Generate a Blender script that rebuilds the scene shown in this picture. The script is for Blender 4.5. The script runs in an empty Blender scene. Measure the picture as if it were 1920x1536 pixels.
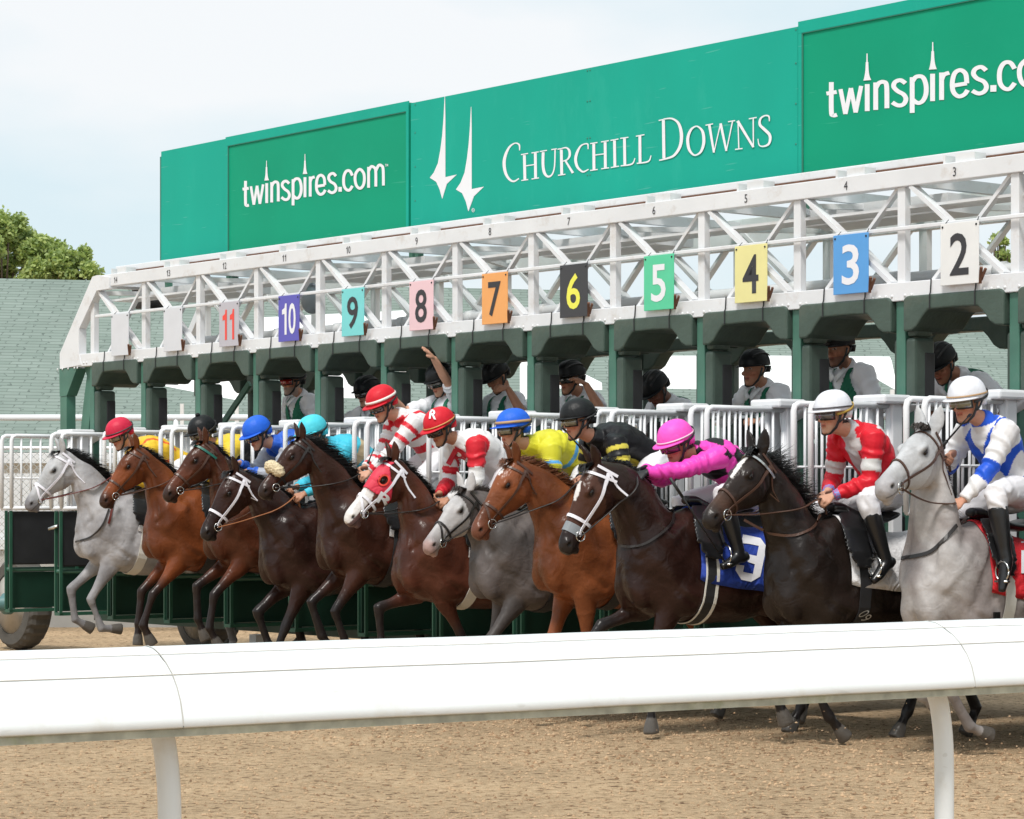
import bpy, bmesh, math, random
import numpy as np
from mathutils import Vector, Matrix, noise
from mathutils.bvhtree import BVHTree
random.seed(7)
R = math.radians
SC = bpy.context.scene
COL = SC.collection

# ------------------------------------------------------------------ camera, sky, sun
CH = 1.57                      # eye height
FP = 4850.0                    # focal length in photo pixels (1920 wide)
cam = bpy.data.cameras.new('camera'); camo = bpy.data.objects.new('camera', cam); COL.objects.link(camo)
cam.lens = 36*FP/1920; cam.sensor_width = 36; cam.shift_y = 172/1920
cam.clip_start = .1; cam.clip_end = 3000
camo.location = (0, 0, CH); camo.rotation_euler = (R(90), 0, 0)
SC.camera = camo
SC.render.resolution_x = 1024; SC.render.resolution_y = 819

SUN_EL, SUN_AZ = 57, 200       # azimuth: compass style, measured from +Y towards +X
W = bpy.data.worlds.new('World'); SC.world = W; W.use_nodes = True
nt = W.node_tree; nt.nodes.clear()
def nn(t, **k):
    n = nt.nodes.new(t)
    for a, b in k.items(): setattr(n, a, b)
    return n
sky = nn('ShaderNodeTexSky', sky_type='NISHITA'); sky.sun_disc = False
sky.sun_elevation = R(SUN_EL); sky.sun_rotation = R(SUN_AZ); sky.dust_density = 2.0
tc = nn('ShaderNodeTexCoord')
mp = nn('ShaderNodeMapping'); mp.inputs['Scale'].default_value = (1.0, 1.0, 2.4); mp.inputs['Rotation'].default_value = (0, R(14), 0)
nz = nn('ShaderNodeTexNoise'); nz.inputs['Scale'].default_value = 3.2; nz.inputs['Detail'].default_value = 7; nz.inputs['Roughness'].default_value = .5
rp = nn('ShaderNodeValToRGB'); rp.color_ramp.elements[0].position = .42; rp.color_ramp.elements[1].position = .60
rp.color_ramp.elements[0].color = (5.7, 6.75, 7.2, 1); rp.color_ramp.elements[1].color = (7.35, 7.5, 7.6, 1)
mx = nn('ShaderNodeMixRGB'); mx.inputs[0].default_value = .92
bg = nn('ShaderNodeBackground'); bg.inputs[1].default_value = .108
wo = nn('ShaderNodeOutputWorld')
L = nt.links.new
L(tc.outputs['Generated'], mp.inputs[0]); L(mp.outputs[0], nz.inputs[0]); L(nz.outputs[0], rp.inputs[0])
L(rp.outputs[0], mx.inputs[2]); L(sky.outputs[0], mx.inputs[1]); L(mx.outputs[0], bg.inputs[0]); L(bg.outputs[0], wo.inputs[0])

sd = bpy.data.lights.new('sun', 'SUN'); sd.energy = 2.45; sd.angle = R(12); sd.color = (1, .965, .91)
so = bpy.data.objects.new('sun', sd); COL.objects.link(so)
az, el = R(SUN_AZ), R(SUN_EL)
sdir = Vector((math.sin(az)*math.cos(el), math.cos(az)*math.cos(el), math.sin(el)))
so.rotation_euler = sdir.to_track_quat('Z', 'Y').to_euler()
SC.view_settings.view_transform = 'Standard'; SC.view_settings.look = 'None'
SC.view_settings.exposure = .29; SC.view_settings.gamma = 1

# ------------------------------------------------------------------ helpers
def tag(o, label=None, cat=None, group=None, kind=None):
    if label: o['label'] = label
    if cat: o['category'] = cat
    if group: o['group'] = group
    if kind: o['kind'] = kind
    return o
def empty(name, loc=(0, 0, 0), rz=0, label=None, cat=None, group=None):
    o = bpy.data.objects.new(name, None); COL.objects.link(o); o.empty_display_size = .2
    o.location = loc; o.rotation_euler = (0, 0, rz)
    return tag(o, label, cat, group)
class MB:
    def __init__(s): s.v = []; s.f = []; s.fm = []
    def add(s, vs, fs, m=0):
        o = len(s.v); s.v += [tuple(v) for v in vs]; s.f += [tuple(i+o for i in f) for f in fs]; s.fm += [m]*len(fs)
        return s
    def box(s, x0, x1, y0, y1, z0, z1, m=0):
        return s.add([(x0,y0,z0),(x1,y0,z0),(x1,y1,z0),(x0,y1,z0),(x0,y0,z1),(x1,y0,z1),(x1,y1,z1),(x0,y1,z1)],
              [(0,3,2,1),(4,5,6,7),(0,1,5,4),(1,2,6,5),(2,3,7,6),(3,0,4,7)], m)
    def bar(s, p, q, w, h, up=(0, 0, 1), m=0):
        p = Vector(p); q = Vector(q); d = (q-p).normalized(); up = Vector(up)
        if abs(d.dot(up)) > .98: up = Vector((0, 1, 0))
        a = d.cross(up).normalized()*w/2; b = a.cross(d).normalized()*h/2
        v = [p-a-b, p+a-b, p+a+b, p-a+b, q-a-b, q+a-b, q+a+b, q-a+b]
        return s.add(v, [(0,1,2,3),(7,6,5,4),(0,4,5,1),(1,5,6,2),(2,6,7,3),(3,7,4,0)], m)
    def loft(s, rings, n=20, m=0, egg=0, close=False):
        """rings: (centre, U, V, ru, rv[, egg])"""
        vs = []; fs = []
        for rg in rings:
            c, U, V, ru, rv = rg[:5]; e = rg[5] if len(rg) > 5 else egg
            c = Vector(c); U = Vector(U); V = Vector(V)
            for k in range(n):
                t = 2*math.pi*k/n; ct, st = math.cos(t), math.sin(t)
                vs.append(c+U*(ru*ct*(1-e*st))+V*(rv*st))
        for i in range(len(rings)-1):
            for k in range(n):
                a = i*n+k; b = i*n+(k+1) % n
                fs.append((a, b, b+n, a+n))
        if close:
            i = len(rings)-1
            for k in range(n): fs.append((i*n+k, i*n+(k+1) % n, (k+1) % n, k))
        else:
            fs.append(tuple(range(n-1, -1, -1))); fs.append(tuple(range((len(rings)-1)*n, len(rings)*n)))
        return s.add(vs, fs, m)
    def tube(s, pts, rad, n=8, m=0, flat=1.0, up=None):
        """round tube through points; rad number or list"""
        pts = [Vector(p) for p in pts]; N = len(pts)
        rs = rad if isinstance(rad, (list, tuple)) else [rad]*N
        rings = []; pu = Vector(up) if up else None
        for i in range(N):
            d = (pts[min(i+1, N-1)]-pts[max(i-1, 0)])
            d = d.normalized() if d.length > 1e-9 else Vector((1, 0, 0))
            if pu is None:
                pu = Vector((0, 0, 1)) if abs(d.z) < .9 else Vector((0, 1, 0))
            u = d.cross(pu)
            if u.length < 1e-5: u = d.cross(Vector((.3, .8, .1)))
            u.normalize(); v = u.cross(d).normalized(); v = -v
            pu = u.cross(d) if not up else pu
            v = d.cross(u)
            rings.append((pts[i], u, -v if False else v, rs[i], rs[i]*flat))
        # make orientation outward: U x V should equal d
        rr = []
        for i, (c, U, V, a, b) in enumerate(rings):
            rr.append((c, U, V, a, b))
        return s.loft(rr, n, m)
    def ell(s, c, r, ax=None, n=16, k=10, m=0):
        c = Vector(c); ax = ax or (Vector((1,0,0)), Vector((0,1,0)), Vector((0,0,1)))
        rings = []
        X, Y, Z = [Vector(a) for a in ax]
        for i in range(k+1):
            t = -math.pi/2+math.pi*(i+.001)/(k+.002)
            rings.append((c+Z*(r[2]*math.sin(t)), X, Y, r[0]*math.cos(t), r[1]*math.cos(t)))
        return s.loft(rings, n, m)
    def ribbon(s, pts, nors, w, th=.004, m=0, ws=None):
        pts = [Vector(p) for p in pts]; N = len(pts); rings = []
        vs = []; fs = []
        for i in range(N):
            d = (pts[min(i+1, N-1)]-pts[max(i-1, 0)]).normalized(); n_ = Vector(nors[i] if isinstance(nors, list) else nors).normalized()
            a = d.cross(n_)
            a = a.normalized() if a.length > 1e-6 else Vector((0, 0, 1))
            n2 = a.cross(d).normalized(); ww = (ws[i] if ws else w)/2
            vs += [pts[i]-a*ww, pts[i]+a*ww, pts[i]+a*ww+n2*th, pts[i]-a*ww+n2*th]
        for i in range(N-1):
            for k in range(4):
                a = i*4+k; b = i*4+(k+1) % 4; fs.append((a, b, b+4, a+4))
        fs.append((3, 2, 1, 0)); o = (N-1)*4; fs.append((o, o+1, o+2, o+3))
        return s.add(vs, fs, m)
    def mesh(s, name='m'):
        me = bpy.data.meshes.new(name); me.from_pydata(s.v, [], s.f); me.update(); return me
    def build(s, name, mats, parent=None, smooth=False, bev=0, off=None):
        me = s.mesh(name)
        if off is not None:
            me.transform(Matrix.Translation(-Vector(off)))
        mats = mats if isinstance(mats, (list, tuple)) else [mats]
        for q in mats: me.materials.append(q)
        if len(mats) > 1: me.polygons.foreach_set('material_index', s.fm)
        bm = bmesh.new(); bm.from_mesh(me); bmesh.ops.recalc_face_normals(bm, faces=bm.faces)
        bm.to_mesh(me); bm.free()
        return link(name, me, parent, smooth, bev)
def link(name, me, parent=None, smooth=False, bev=0):
    o = bpy.data.objects.new(name, me); COL.objects.link(o)
    if parent: o.parent = parent
    if smooth:
        me.polygons.foreach_set('use_smooth', [True]*len(me.polygons))
    if bev:
        b = o.modifiers.new('bev', 'BEVEL'); b.width = bev; b.segments = 2; b.limit_method = 'ANGLE'
    return o
def dup(o, parent=None, **loc):
    c = o.copy(); COL.objects.link(c); c.parent = parent
    return c
def cr(pts, n=6, closed=False):
    """Catmull-Rom through points of any dimension"""
    P = [np.array(p, float) for p in pts]; out = []
    N = len(P); seg = N if closed else N-1
    for i in range(seg):
        if closed: p0, p1, p2, p3 = P[(i-1) % N], P[i], P[(i+1) % N], P[(i+2) % N]
        else: p0, p1, p2, p3 = P[max(i-1, 0)], P[i], P[i+1], P[min(i+2, N-1)]
        for k in range(n):
            t = k/n
            out.append(.5*((2*p1)+(-p0+p2)*t+(2*p0-5*p1+4*p2-p3)*t*t+(-p0+3*p1-3*p2+p3)*t**3))
    if not closed: out.append(P[-1])
    return out

# ------------------------------------------------------------------ materials
def mat(name, col, rough=.5, metal=0, var=.0, vs=6, var2=.0, vs2=60, bump=0, bs=60, bdist=.004, attr=False, spec=.5,
        coat=0, stain=None, stain_amt=.0, stain_scale=3, stretch=None, sheen=0, wrinkle=0, dapple=0, scratch=None, sscale=(2.5, 1, 38), sth=.735):
    m = bpy.data.materials.new(name); m.use_nodes = True; t = m.node_tree; b = t.nodes['Principled BSDF']
    N = t.nodes.new; K = t.links.new
    b.inputs['Roughness'].default_value = rough; b.inputs['Metallic'].default_value = metal
    b.inputs['Specular IOR Level'].default_value = spec; b.inputs['Coat Weight'].default_value = coat
    b.inputs['Coat Roughness'].default_value = .15
    if sheen: b.inputs['Sheen Weight'].default_value = sheen
    tcn = N('ShaderNodeTexCoord'); co = tcn.outputs['Object']
    if stretch:
        mpn = N('ShaderNodeMapping'); mpn.inputs['Scale'].default_value = stretch; K(co, mpn.inputs[0]); co = mpn.outputs[0]
    if attr:
        an = N('ShaderNodeAttribute'); an.attribute_name = 'Col'; cur = an.outputs['Color']
    else:
        rg = N('ShaderNodeRGB'); rg.outputs[0].default_value = (*col, 1); cur = rg.outputs[0]
    def mul(cur, amt, sc, det=4):
        n = N('ShaderNodeTexNoise'); n.inputs['Scale'].default_value = sc; n.inputs['Detail'].default_value = det; K(co, n.inputs[0])
        mr = N('ShaderNodeMapRange'); mr.inputs[1].default_value = .3; mr.inputs[2].default_value = .7
        mr.inputs[3].default_value = 1-amt; mr.inputs[4].default_value = 1+amt; K(n.outputs[0], mr.inputs[0])
        x = N('ShaderNodeVectorMath'); x.operation = 'SCALE'; K(cur, x.inputs[0]); K(mr.outputs[0], x.inputs['Scale'])
        return x.outputs[0]
    if var: cur = mul(cur, var, vs)
    if var2: cur = mul(cur, var2, vs2, 3)
    if dapple:
        v = N('ShaderNodeTexVoronoi'); v.inputs['Scale'].default_value = 24; K(co, v.inputs[0])
        n = N('ShaderNodeTexNoise'); n.inputs['Scale'].default_value = 5; K(co, n.inputs[0])
        mr = N('ShaderNodeMapRange'); mr.inputs[1].default_value = .0; mr.inputs[2].default_value = .65
        mr.inputs[3].default_value = 1+dapple*.6; mr.inputs[4].default_value = 1-dapple; K(v.outputs[0], mr.inputs[0])
        mm = N('ShaderNodeMix'); K(n.outputs[0], mm.inputs[0]); K(mr.outputs[0], mm.inputs[2]); mm.inputs[3].default_value = 1
        x = N('ShaderNodeVectorMath'); x.operation = 'SCALE'; K(cur, x.inputs[0]); K(mm.outputs[0], x.inputs['Scale']); cur = x.outputs[0]
    if stain:
        n = N('ShaderNodeTexNoise'); n.inputs['Scale'].default_value = stain_scale; n.inputs['Detail'].default_value = 8; n.inputs['Roughness'].default_value = .7; K(co, n.inputs[0])
        mr = N('ShaderNodeMapRange'); mr.inputs[1].default_value = .55; mr.inputs[2].default_value = .75; mr.inputs[4].default_value = stain_amt; K(n.outputs[0], mr.inputs[0])
        mm = N('ShaderNodeMixRGB'); K(mr.outputs[0], mm.inputs[0]); K(cur, mm.inputs[1]); mm.inputs[2].default_value = (*stain, 1); cur = mm.outputs[0]
    if scratch:
        for rz_, off_ in ((.25, 0), (-.5, 7)):
            mpn = N('ShaderNodeMapping'); mpn.inputs['Rotation'].default_value = (0, rz_, 0); mpn.inputs['Location'].default_value = (off_, 0, off_); mpn.inputs['Scale'].default_value = sscale; K(tcn.outputs['Object'], mpn.inputs[0])
            n = N('ShaderNodeTexNoise'); n.inputs['Scale'].default_value = 1; n.inputs['Detail'].default_value = 1; n.inputs['Distortion'].default_value = .4; K(mpn.outputs[0], n.inputs[0])
            mr = N('ShaderNodeMapRange'); mr.inputs[1].default_value = sth; mr.inputs[2].default_value = sth+.03; mr.inputs[4].default_value = .25; K(n.outputs[0], mr.inputs[0])
            mm = N('ShaderNodeMixRGB'); K(mr.outputs[0], mm.inputs[0]); K(cur, mm.inputs[1]); mm.inputs[2].default_value = (*scratch, 1); cur = mm.outputs[0]
    K(cur, b.inputs['Base Color'])
    if bump:
        n = N('ShaderNodeTexNoise'); n.inputs['Scale'].default_value = bs; n.inputs['Detail'].default_value = 4; K(co, n.inputs[0])
        bp = N('ShaderNodeBump'); bp.inputs['Strength'].default_value = bump; bp.inputs['Distance'].default_value = bdist; K(n.outputs[0], bp.inputs['Height'])
        last = bp.outputs[0]
        if wrinkle:
            w = N('ShaderNodeTexNoise'); w.inputs['Scale'].default_value = 9; w.inputs['Detail'].default_value = 2; w.inputs['Distortion'].default_value = 1.6; K(co, w.inputs[0])
            b2 = N('ShaderNodeBump'); b2.inputs['Strength'].default_value = 1; b2.inputs['Distance'].default_value = wrinkle; K(w.outputs[0], b2.inputs['Height']); K(last, b2.inputs['Normal']); last = b2.outputs[0]
        K(last, b.inputs['Normal'])
    return m
M = {}
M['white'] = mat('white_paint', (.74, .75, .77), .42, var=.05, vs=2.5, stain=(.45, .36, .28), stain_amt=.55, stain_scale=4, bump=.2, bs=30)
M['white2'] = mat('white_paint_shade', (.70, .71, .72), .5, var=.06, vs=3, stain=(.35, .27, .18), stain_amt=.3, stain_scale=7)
M['whiteclean'] = mat('white_enamel', (.8, .81, .83), .3, var=.03, vs=4)
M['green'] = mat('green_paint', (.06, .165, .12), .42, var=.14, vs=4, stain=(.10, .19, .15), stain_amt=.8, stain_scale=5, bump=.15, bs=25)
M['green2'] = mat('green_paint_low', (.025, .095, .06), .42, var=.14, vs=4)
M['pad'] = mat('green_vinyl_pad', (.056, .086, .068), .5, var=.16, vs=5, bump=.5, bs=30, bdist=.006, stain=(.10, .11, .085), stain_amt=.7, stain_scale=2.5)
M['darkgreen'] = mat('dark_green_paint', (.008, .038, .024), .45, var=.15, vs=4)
M['rubber'] = mat('black_rubber', (.018, .019, .021), .55, var=.25, vs=5, bump=.3, bs=20)
M['black'] = mat('black_leather', (.012, .012, .013), .28, bump=.3, bs=60, bdist=.003)
M['blackmatt'] = mat('black_matt', (.02, .021, .022), .5)
M['signlight'] = mat('sign_green', (.008, .37, .275), .6, spec=.2, scratch=(.25, .6, .5), var=.06, vs=1.2, stain=(.05, .45, .35), stain_amt=.35, stain_scale=2.2, stretch=(1, 1, .35))
M['signdark'] = mat('sign_green_deep', (.002, .31, .175), .6, spec=.2, scratch=(.12, .5, .36), sth=.75, var=.05, vs=1.0, stain=(.02, .37, .23), stain_amt=.2, stain_scale=1.1)
M['signedge'] = mat('sign_edge', (.03, .2, .14), .5)
M['letter'] = mat('lettering_white', (.82, .82, .86), .5)
M['ink'] = mat('lettering_black', (.035, .035, .04), .5)
M['rust_gap_shade'] = mat('rust_and_gap_shade', (.16, .07, .04), .7, var=.3, vs=20)  # rust of the board clips; also colours the painted shadow gap
M['chrome'] = mat('steel', (.62, .62, .6), .22, metal=1)
M['tyre'] = mat('tyre_rubber', (.085, .078, .068), .8, var=.2, vs=9, bump=.4, bs=40)
M['rim'] = mat('dusty_rim', (.62, .58, .52), .5, var=.15, vs=9, stain=(.3, .2, .12), stain_amt=.6, stain_scale=9)
M['teal'] = mat('teal_hub', (.09, .2, .2), .5, var=.1)
M['gold'] = mat('gold_strap', (.5, .33, .06), .5)
# ------------------------------------------------------------------ place: gate axis
AX = Vector((.6325, -.7746, 0)); FW = Vector((-.7746, -.6325, 0)); SW = 1.0055
G0 = Vector((-3.958, 26.12, 0)); GRZ = math.atan2(-.7746, .6325)
def G(n, t, z=0): return G0+AX*((14-n)*SW)+FW*t+Vector((0, 0, z))
def gl(n, t, z=0): return Vector(((14-n)*SW, -t, z))          # gate-local
def ray(px, py): return Vector(((px-960)/FP, 1, (940-py)/FP))
def on_plane(px, py, t):
    """photo pixel -> gate-local point on the vertical plane at forward offset t"""
    d = ray(px, py); o = Vector((0, 0, CH)); P = G0+FW*t
    k = (P-o).dot(FW)/d.dot(FW); w = o+d*k-G0
    return Vector((w.dot(AX), -t, w.z))

# ------------------------------------------------------------------ ground
def ground():
    mb = MB(); S = 900
    mb.add([(-S, -60, 0), (S, -60, 0), (S, 1500, 0), (-S, 1500, 0)], [(0, 1, 2, 3)])
    m = bpy.data.materials.new('track_sand'); m.use_nodes = True; t = m.node_tree; b = t.nodes['Principled BSDF']; N = t.nodes.new; K = t.links.new
    tcn = N('ShaderNodeTexCoord'); co = tcn.outputs['Object']
    def no(sc, det=5, r=.6, dist=0):
        n = N('ShaderNodeTexNoise'); n.inputs['Scale'].default_value = sc; n.inputs['Detail'].default_value = det; n.inputs['Roughness'].default_value = r; n.inputs['Distortion'].default_value = dist
        K(co, n.inputs[0]); return n.outputs[0]
    a = no(15, 8, .66, .2); c = no(1.1, 4, .5); e = no(70, 3, .6)
    r = N('ShaderNodeValToRGB'); cr_ = r.color_ramp
    cr_.elements[0].position = .36; cr_.elements[0].color = (.16, .092, .05, 1)
    cr_.elements[1].position = .62; cr_.elements[1].color = (.65, .475, .30, 1)
    x = cr_.elements.new(.46); x.color = (.54, .38, .23, 1)
    K(a, r.inputs[0])
    mr = N('ShaderNodeMapRange'); mr.inputs[1].default_value = .35; mr.inputs[2].default_value = .65; mr.inputs[3].default_value = .88; mr.inputs[4].default_value = 1.1; K(c, mr.inputs[0])
    s1 = N('ShaderNodeVectorMath'); s1.operation = 'SCALE'; K(r.outputs[0], s1.inputs[0]); K(mr.outputs[0], s1.inputs['Scale'])
    K(s1.outputs[0], b.inputs['Base Color']); b.inputs['Roughness'].default_value = .9; b.inputs['Specular IOR Level'].default_value = .15
    b1 = N('ShaderNodeBump'); b1.inputs['Distance'].default_value = .05; b1.inputs['Strength'].default_value = 1; K(a, b1.inputs['Height'])
    b2 = N('ShaderNodeBump'); b2.inputs['Distance'].default_value = .02; b2.inputs['Strength'].default_value = .8; K(e, b2.inputs['Height']); K(b1.outputs[0], b2.inputs['Normal'])
    K(b2.outputs[0], b.inputs['Normal'])
    o = mb.build('ground', m); tag(o, 'pale tan raked sand of the racetrack', None, None, 'structure')
    # loose clods thrown up around the hooves and over the near sand
    rg = random.Random(3); cl = MB()
    def clod(p, sc, m):
        q = [Vector((rg.uniform(.6, 1.3)*a_, rg.uniform(.6, 1.3)*b_, rg.uniform(.45, 1.0)*c_))*sc for a_, b_, c_ in ((1,0,0),(0,1,0),(-1,0,0),(0,-1,0),(0,0,1),(0,0,-.4))]
        cl.add([p+v+Vector((0, 0, sc*.15)) for v in q], [(0,1,4),(1,2,4),(2,3,4),(3,0,4),(1,0,5),(2,1,5),(3,2,5),(0,3,5)], m)
    for i in range(300): clod(G(rg.uniform(1, 5.5), rg.uniform(1, 3.4), abs(rg.gauss(0, .16))), rg.uniform(.004, .010), rg.choice((0, 1)))
    for i in range(3200): clod(G(rg.uniform(0, 9), rg.uniform(.6, 3.8)), rg.uniform(.006, .018), rg.choice((0, 0, 1)))
    for i in range(15000):
        y = rg.uniform(11.3, 19) if i < 12000 else rg.uniform(19, 34); clod(Vector((rg.uniform(-.215, .215)*y, y, 0)), rg.uniform(.004, .009)*(1+.7*rg.random()**4), 0 if rg.random() < .82 else 1)
    tag(cl.build('sand_clods', [mat('clod', (.46, .315, .19), .95, var=.2, vs=3), mat('clod_dark', (.27, .165, .09), .95, var=.3, vs=3)]), 'loose clods of tan track sand', None, None, 'stuff')
ground()

# ------------------------------------------------------------------ starting gate
gate = empty('starting_gate', G0, GRZ, 'long white and green starting gate with fourteen stalls and padded posts', 'starting gate')
X0, X1 = -1.25, 13.6*SW
def chord(name, x0, x1, y, z0, z1, d=.10, m='white'):
    return MB().box(x0, x1, y-d/2, y+d/2, z0, z1).build(name, M[m], gate, bev=.006)
DT = 1.35          # truss depth
xe = -.35          # left end of the lattice
top = chord('top_chord', -.42, X1, 0, 3.746, 3.868); bot = chord('bottom_chord', -.95, X1, 0, 2.955, 3.085, .12)
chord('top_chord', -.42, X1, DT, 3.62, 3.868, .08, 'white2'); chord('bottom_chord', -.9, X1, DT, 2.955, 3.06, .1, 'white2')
chord('mid_rail', -.38, X1, -.062, 3.44, 3.47, .02)
chord('walkway_edge', -.30, X1, .15, 3.908, 3.968, .05); MB().box(-.28, X1, .10, .125, 3.869, 3.906).build('shadow_gap_strip', M['rust_gap_shade'], gate)  # dark strip stands in for the shadow gap between chord and edge beam
# walkway plates and blocks between chord and edge beam
blk = MB()
for k in range(14):
    x = k*SW+.0
    MB().box(x-.02, x+.15, -.02, .095, 3.869, 3.925).build('walkway_block', M['white2'], gate)
    MB().box(x-.12, x-.10, -.03, .09, 3.869, 3.925).build('walkway_block', M['white2'], gate)
MB().box(-.2, X1, .02, .27, 3.60, 3.62).build('cable_tray', M['white2'], gate)
cross = MB()
for k in range(15):
    MB().bar((k*SW-.5+.02, .06, 3.80), (k*SW-.5+.02, DT-.05, 3.80), .06, .08).build('cross_member', M['white2'], gate)
    MB().bar((k*SW-.5+.02, .07, 3.02), (k*SW-.5+.02, DT-.06, 3.02), .06, .06).build('cross_member', M['white2'], gate)
dg = MB()
for k in range(14):
    a = (1 if k % 2 else -1)
    dg.bar((k*SW+.45*a, .05, 3.70), (k*SW-.45*a, DT-.05, 3.70), .05, .04)
dg.build('wind_brace', M['white2'], gate)
# lattice
def lattice(y, wv, wd, wd2, mt, zlo=3.085, zhi=3.746):
    for k in range(15):
        x = (k-.5)*SW
        MB().box(x-wv/2, x+wv/2, y-.03, y+.03, zlo, zhi).build('upright', M[mt], gate, bev=.004)
        if k < 14:
            xc0, xc1 = x+.09, x+SW-.07
            MB().bar((xc0, y-.006, zhi), (xc1-.02, y-.006, zlo), .03, wd, (0, 1, 0)).build('diagonal_brace', M[mt], gate)
            MB().bar((xc1, y+.03, zhi), (xc0+.16, y+.03, zlo), .025, wd2, (0, 1, 0)).build('diagonal_brace', M[mt], gate)
lattice(0, .07, .075, .045, 'white')
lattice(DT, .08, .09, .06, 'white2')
# big pipes and ducts running inside the truss
pp = MB()
pp.tube([(-.2, .75, 3.19), (X1, .75, 3.19)], .055, 12); pp.tube([(-.1, .95, 3.12), (X1, .95, 3.12)], .035, 10); pp.tube([(0, .55, 3.10), (X1, .55, 3.10)], .02, 8)
for k in range(28):
    pp.tube([(k*.5*SW+.2, .75, 3.19), (k*.5*SW+.28, .75, 3.19)], .07, 12)
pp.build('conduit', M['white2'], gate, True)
un = MB()
for k in (0, 3, 6, 9, 12):
    MB().box(k*SW+.2, k*SW+1.6, .35, .75, 3.60, 3.73).build('battery_tray', M['white2'], gate)
# slanted left end
def prism(mb, pxs, y0, y1):
    P = [on_plane(x, y, -y0) for x, y in pxs]; n = len(P)
    return mb.add([(p.x, y0, p.z) for p in P]+[(p.x, y1, p.z) for p in P], [tuple(range(n)), tuple(range(2*n-1, n-1, -1))]+[(i, (i+1) % n, (i+1) % n+n, i+n) for i in range(n)])
e = MB()
prism(e, [(112,692),(112,663),(142,592),(148,617),(148,664),(152,684)], -.066, .02)
prism(e, [(142.5,591),(173,519),(182,516),(205,520),(205,541),(181,545),(148.5,616)], -.066, .02)
e.bar((-.42, DT, 3.80), (-1.0, DT, 3.1), .08, .09, (0, 1, 0)); e.bar((-.42, 0, 3.82), (-.42, DT, 3.82), .06, .08); e.bar((-1.1, 0, 3.0), (-1.1, DT, 3.0), .06, .08)
e.build('end_frame', M['white'], gate)
bp0 = MB().ell((0, 0, 0), (.012, .008, .012), n=8, k=5).build('bolt', M['white2'], gate, True); bp0.location = (-1.15, -.067, 2.945)
for x in (-1.05, -.93, -.80, -.74): q = dup(bp0, gate); q.location = (x, -.067, 2.945)
for k in range(14):
    for dx in (-.62, -.56, -.44, -.38, .33, .27): q = dup(bp0, gate); q.location = (k*SW+dx, -.061, 2.99)
# end legs, green
lg = MB(); prism(lg, [(111,691),(144,690),(134,718),(125,742),(112,744)], -.06, .06); prism(lg, [(113,744.5),(125,742.5),(125,860),(113,860)], -.055, .05)
lg.build('end_leg', M['green'], gate)
lg = MB(); prism(lg, [(158,688),(178,686),(172,740),(161,860),(146,860),(156,760),(163,705)], .02, .12); lg.build('end_leg', M['green'], gate)
lg = MB()
lg.bar((-.98, .2, 2.62), (-.1, .9, 1.75), .03, .06); lg.bar((1.0, .9, 2.75), (-.2, .9, 1.8), .03, .06)
lg.build('end_brace', M['green'], gate)
# small stall numerals on the top chord
def text_mesh(s, size, off=0, ext=0, res=3):
    cu = bpy.data.curves.new('t', 'FONT'); cu.body = s; cu.size = size; cu.offset = off; cu.extrude = ext; cu.resolution_u = res
    cu.align_x = 'CENTER'; cu.align_y = 'CENTER'
    o = bpy.data.objects.new('t', cu); COL.objects.link(o); bpy.context.view_layer.update()
    me = bpy.data.meshes.new_from_object(o.evaluated_get(bpy.context.evaluated_depsgraph_get()))
    bpy.data.objects.remove(o); bpy.data.curves.remove(cu); return me
def text_on(parent, name, s, x, y, z, h, w, m, off=0, spacing=1):
    """upright text facing -y, stretched to height h and width w"""
    if len(s) == 2:
        d_ = w/4 if w else h*.30; wd_ = w*.46 if w else h*.5
        for j, ch_ in enumerate(s): o_ = text_on(parent, name, ch_, x+(-d_ if j == 0 else d_), y, z, h, wd_*(.72 if ch_ == '1' else 1), m, off)
        return o_
    if s == '1':
        me = bpy.data.meshes.new('one'); me.from_pydata([(.55, 0, 0), (1, 0, 0), (1, 2, 0), (.66, 2, 0), (.55, 1.72, 0), (0, 1.60, 0), (0, 1.30, 0), (.55, 1.34, 0)], [], [(0, 1, 2, 3, 4, 7), (4, 5, 6, 7)])
        w = w*.9 if w else h*.36
    else: me = text_mesh(s, 1, off)
    co = [v.co for v in me.vertices]; x0, x1 = min(c.x for c in co), max(c.x for c in co); y0, y1 = min(c.y for c in co), max(c.y for c in co)
    sx = (w/(x1-x0)) if w else h/(y1-y0)*.85
    me.transform(Matrix.Translation((x, y, z)) @ Matrix.Rotation(math.pi/2, 4, 'X') @ Matrix.Diagonal((sx, h/(y1-y0), 1, 1)) @ Matrix.Translation((-(x0+x1)/2, -(y0+y1)/2, 0)))
    me.materials.append(m); return link(name, me, parent)
for n in range(1, 15):
    o = text_on(top, 'numeral', str(n), (14-n)*SW, -.0535, 3.803, .062, None, M['ink'], .0)
# arches, posts, pads
def arch(y0, y1, z_top, mt, cords=True):
    prof = []
    hw = .445
    outer = [(-hw, z_top), (hw, z_top)]
    inner = [(hw, z_top-.245), (hw-.06, z_top-.243), (hw-.115, z_top-.20), (hw-.165, z_top-.12), (hw-.21, z_top-.105), (0, z_top-.10)]
    inner = [(hw, z_top-.245), (hw-.07, z_top-.242), (hw-.12, z_top-.215), (hw-.175, z_top-.15), (hw-.225, z_top-.105), (0, z_top-.10)]
    pts = [(-hw, z_top-.02), (-hw+.03, z_top), (hw-.03, z_top), (hw, z_top-.02)]+inner+[(-a, b) for a, b in inner[::-1][1:]]
    n = len(pts); mb = MB()
    mb.add([(a, y0, b) for a, b in pts]+[(a, y1, b) for a, b in pts],
           [tuple(range(n)), tuple(range(2*n-1, n-1, -1))]+[(i, i+n, (i+1) % n+n, (i+1) % n) for i in range(n)])
    return mb
ar0 = ar1 = None; cord0 = None
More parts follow.
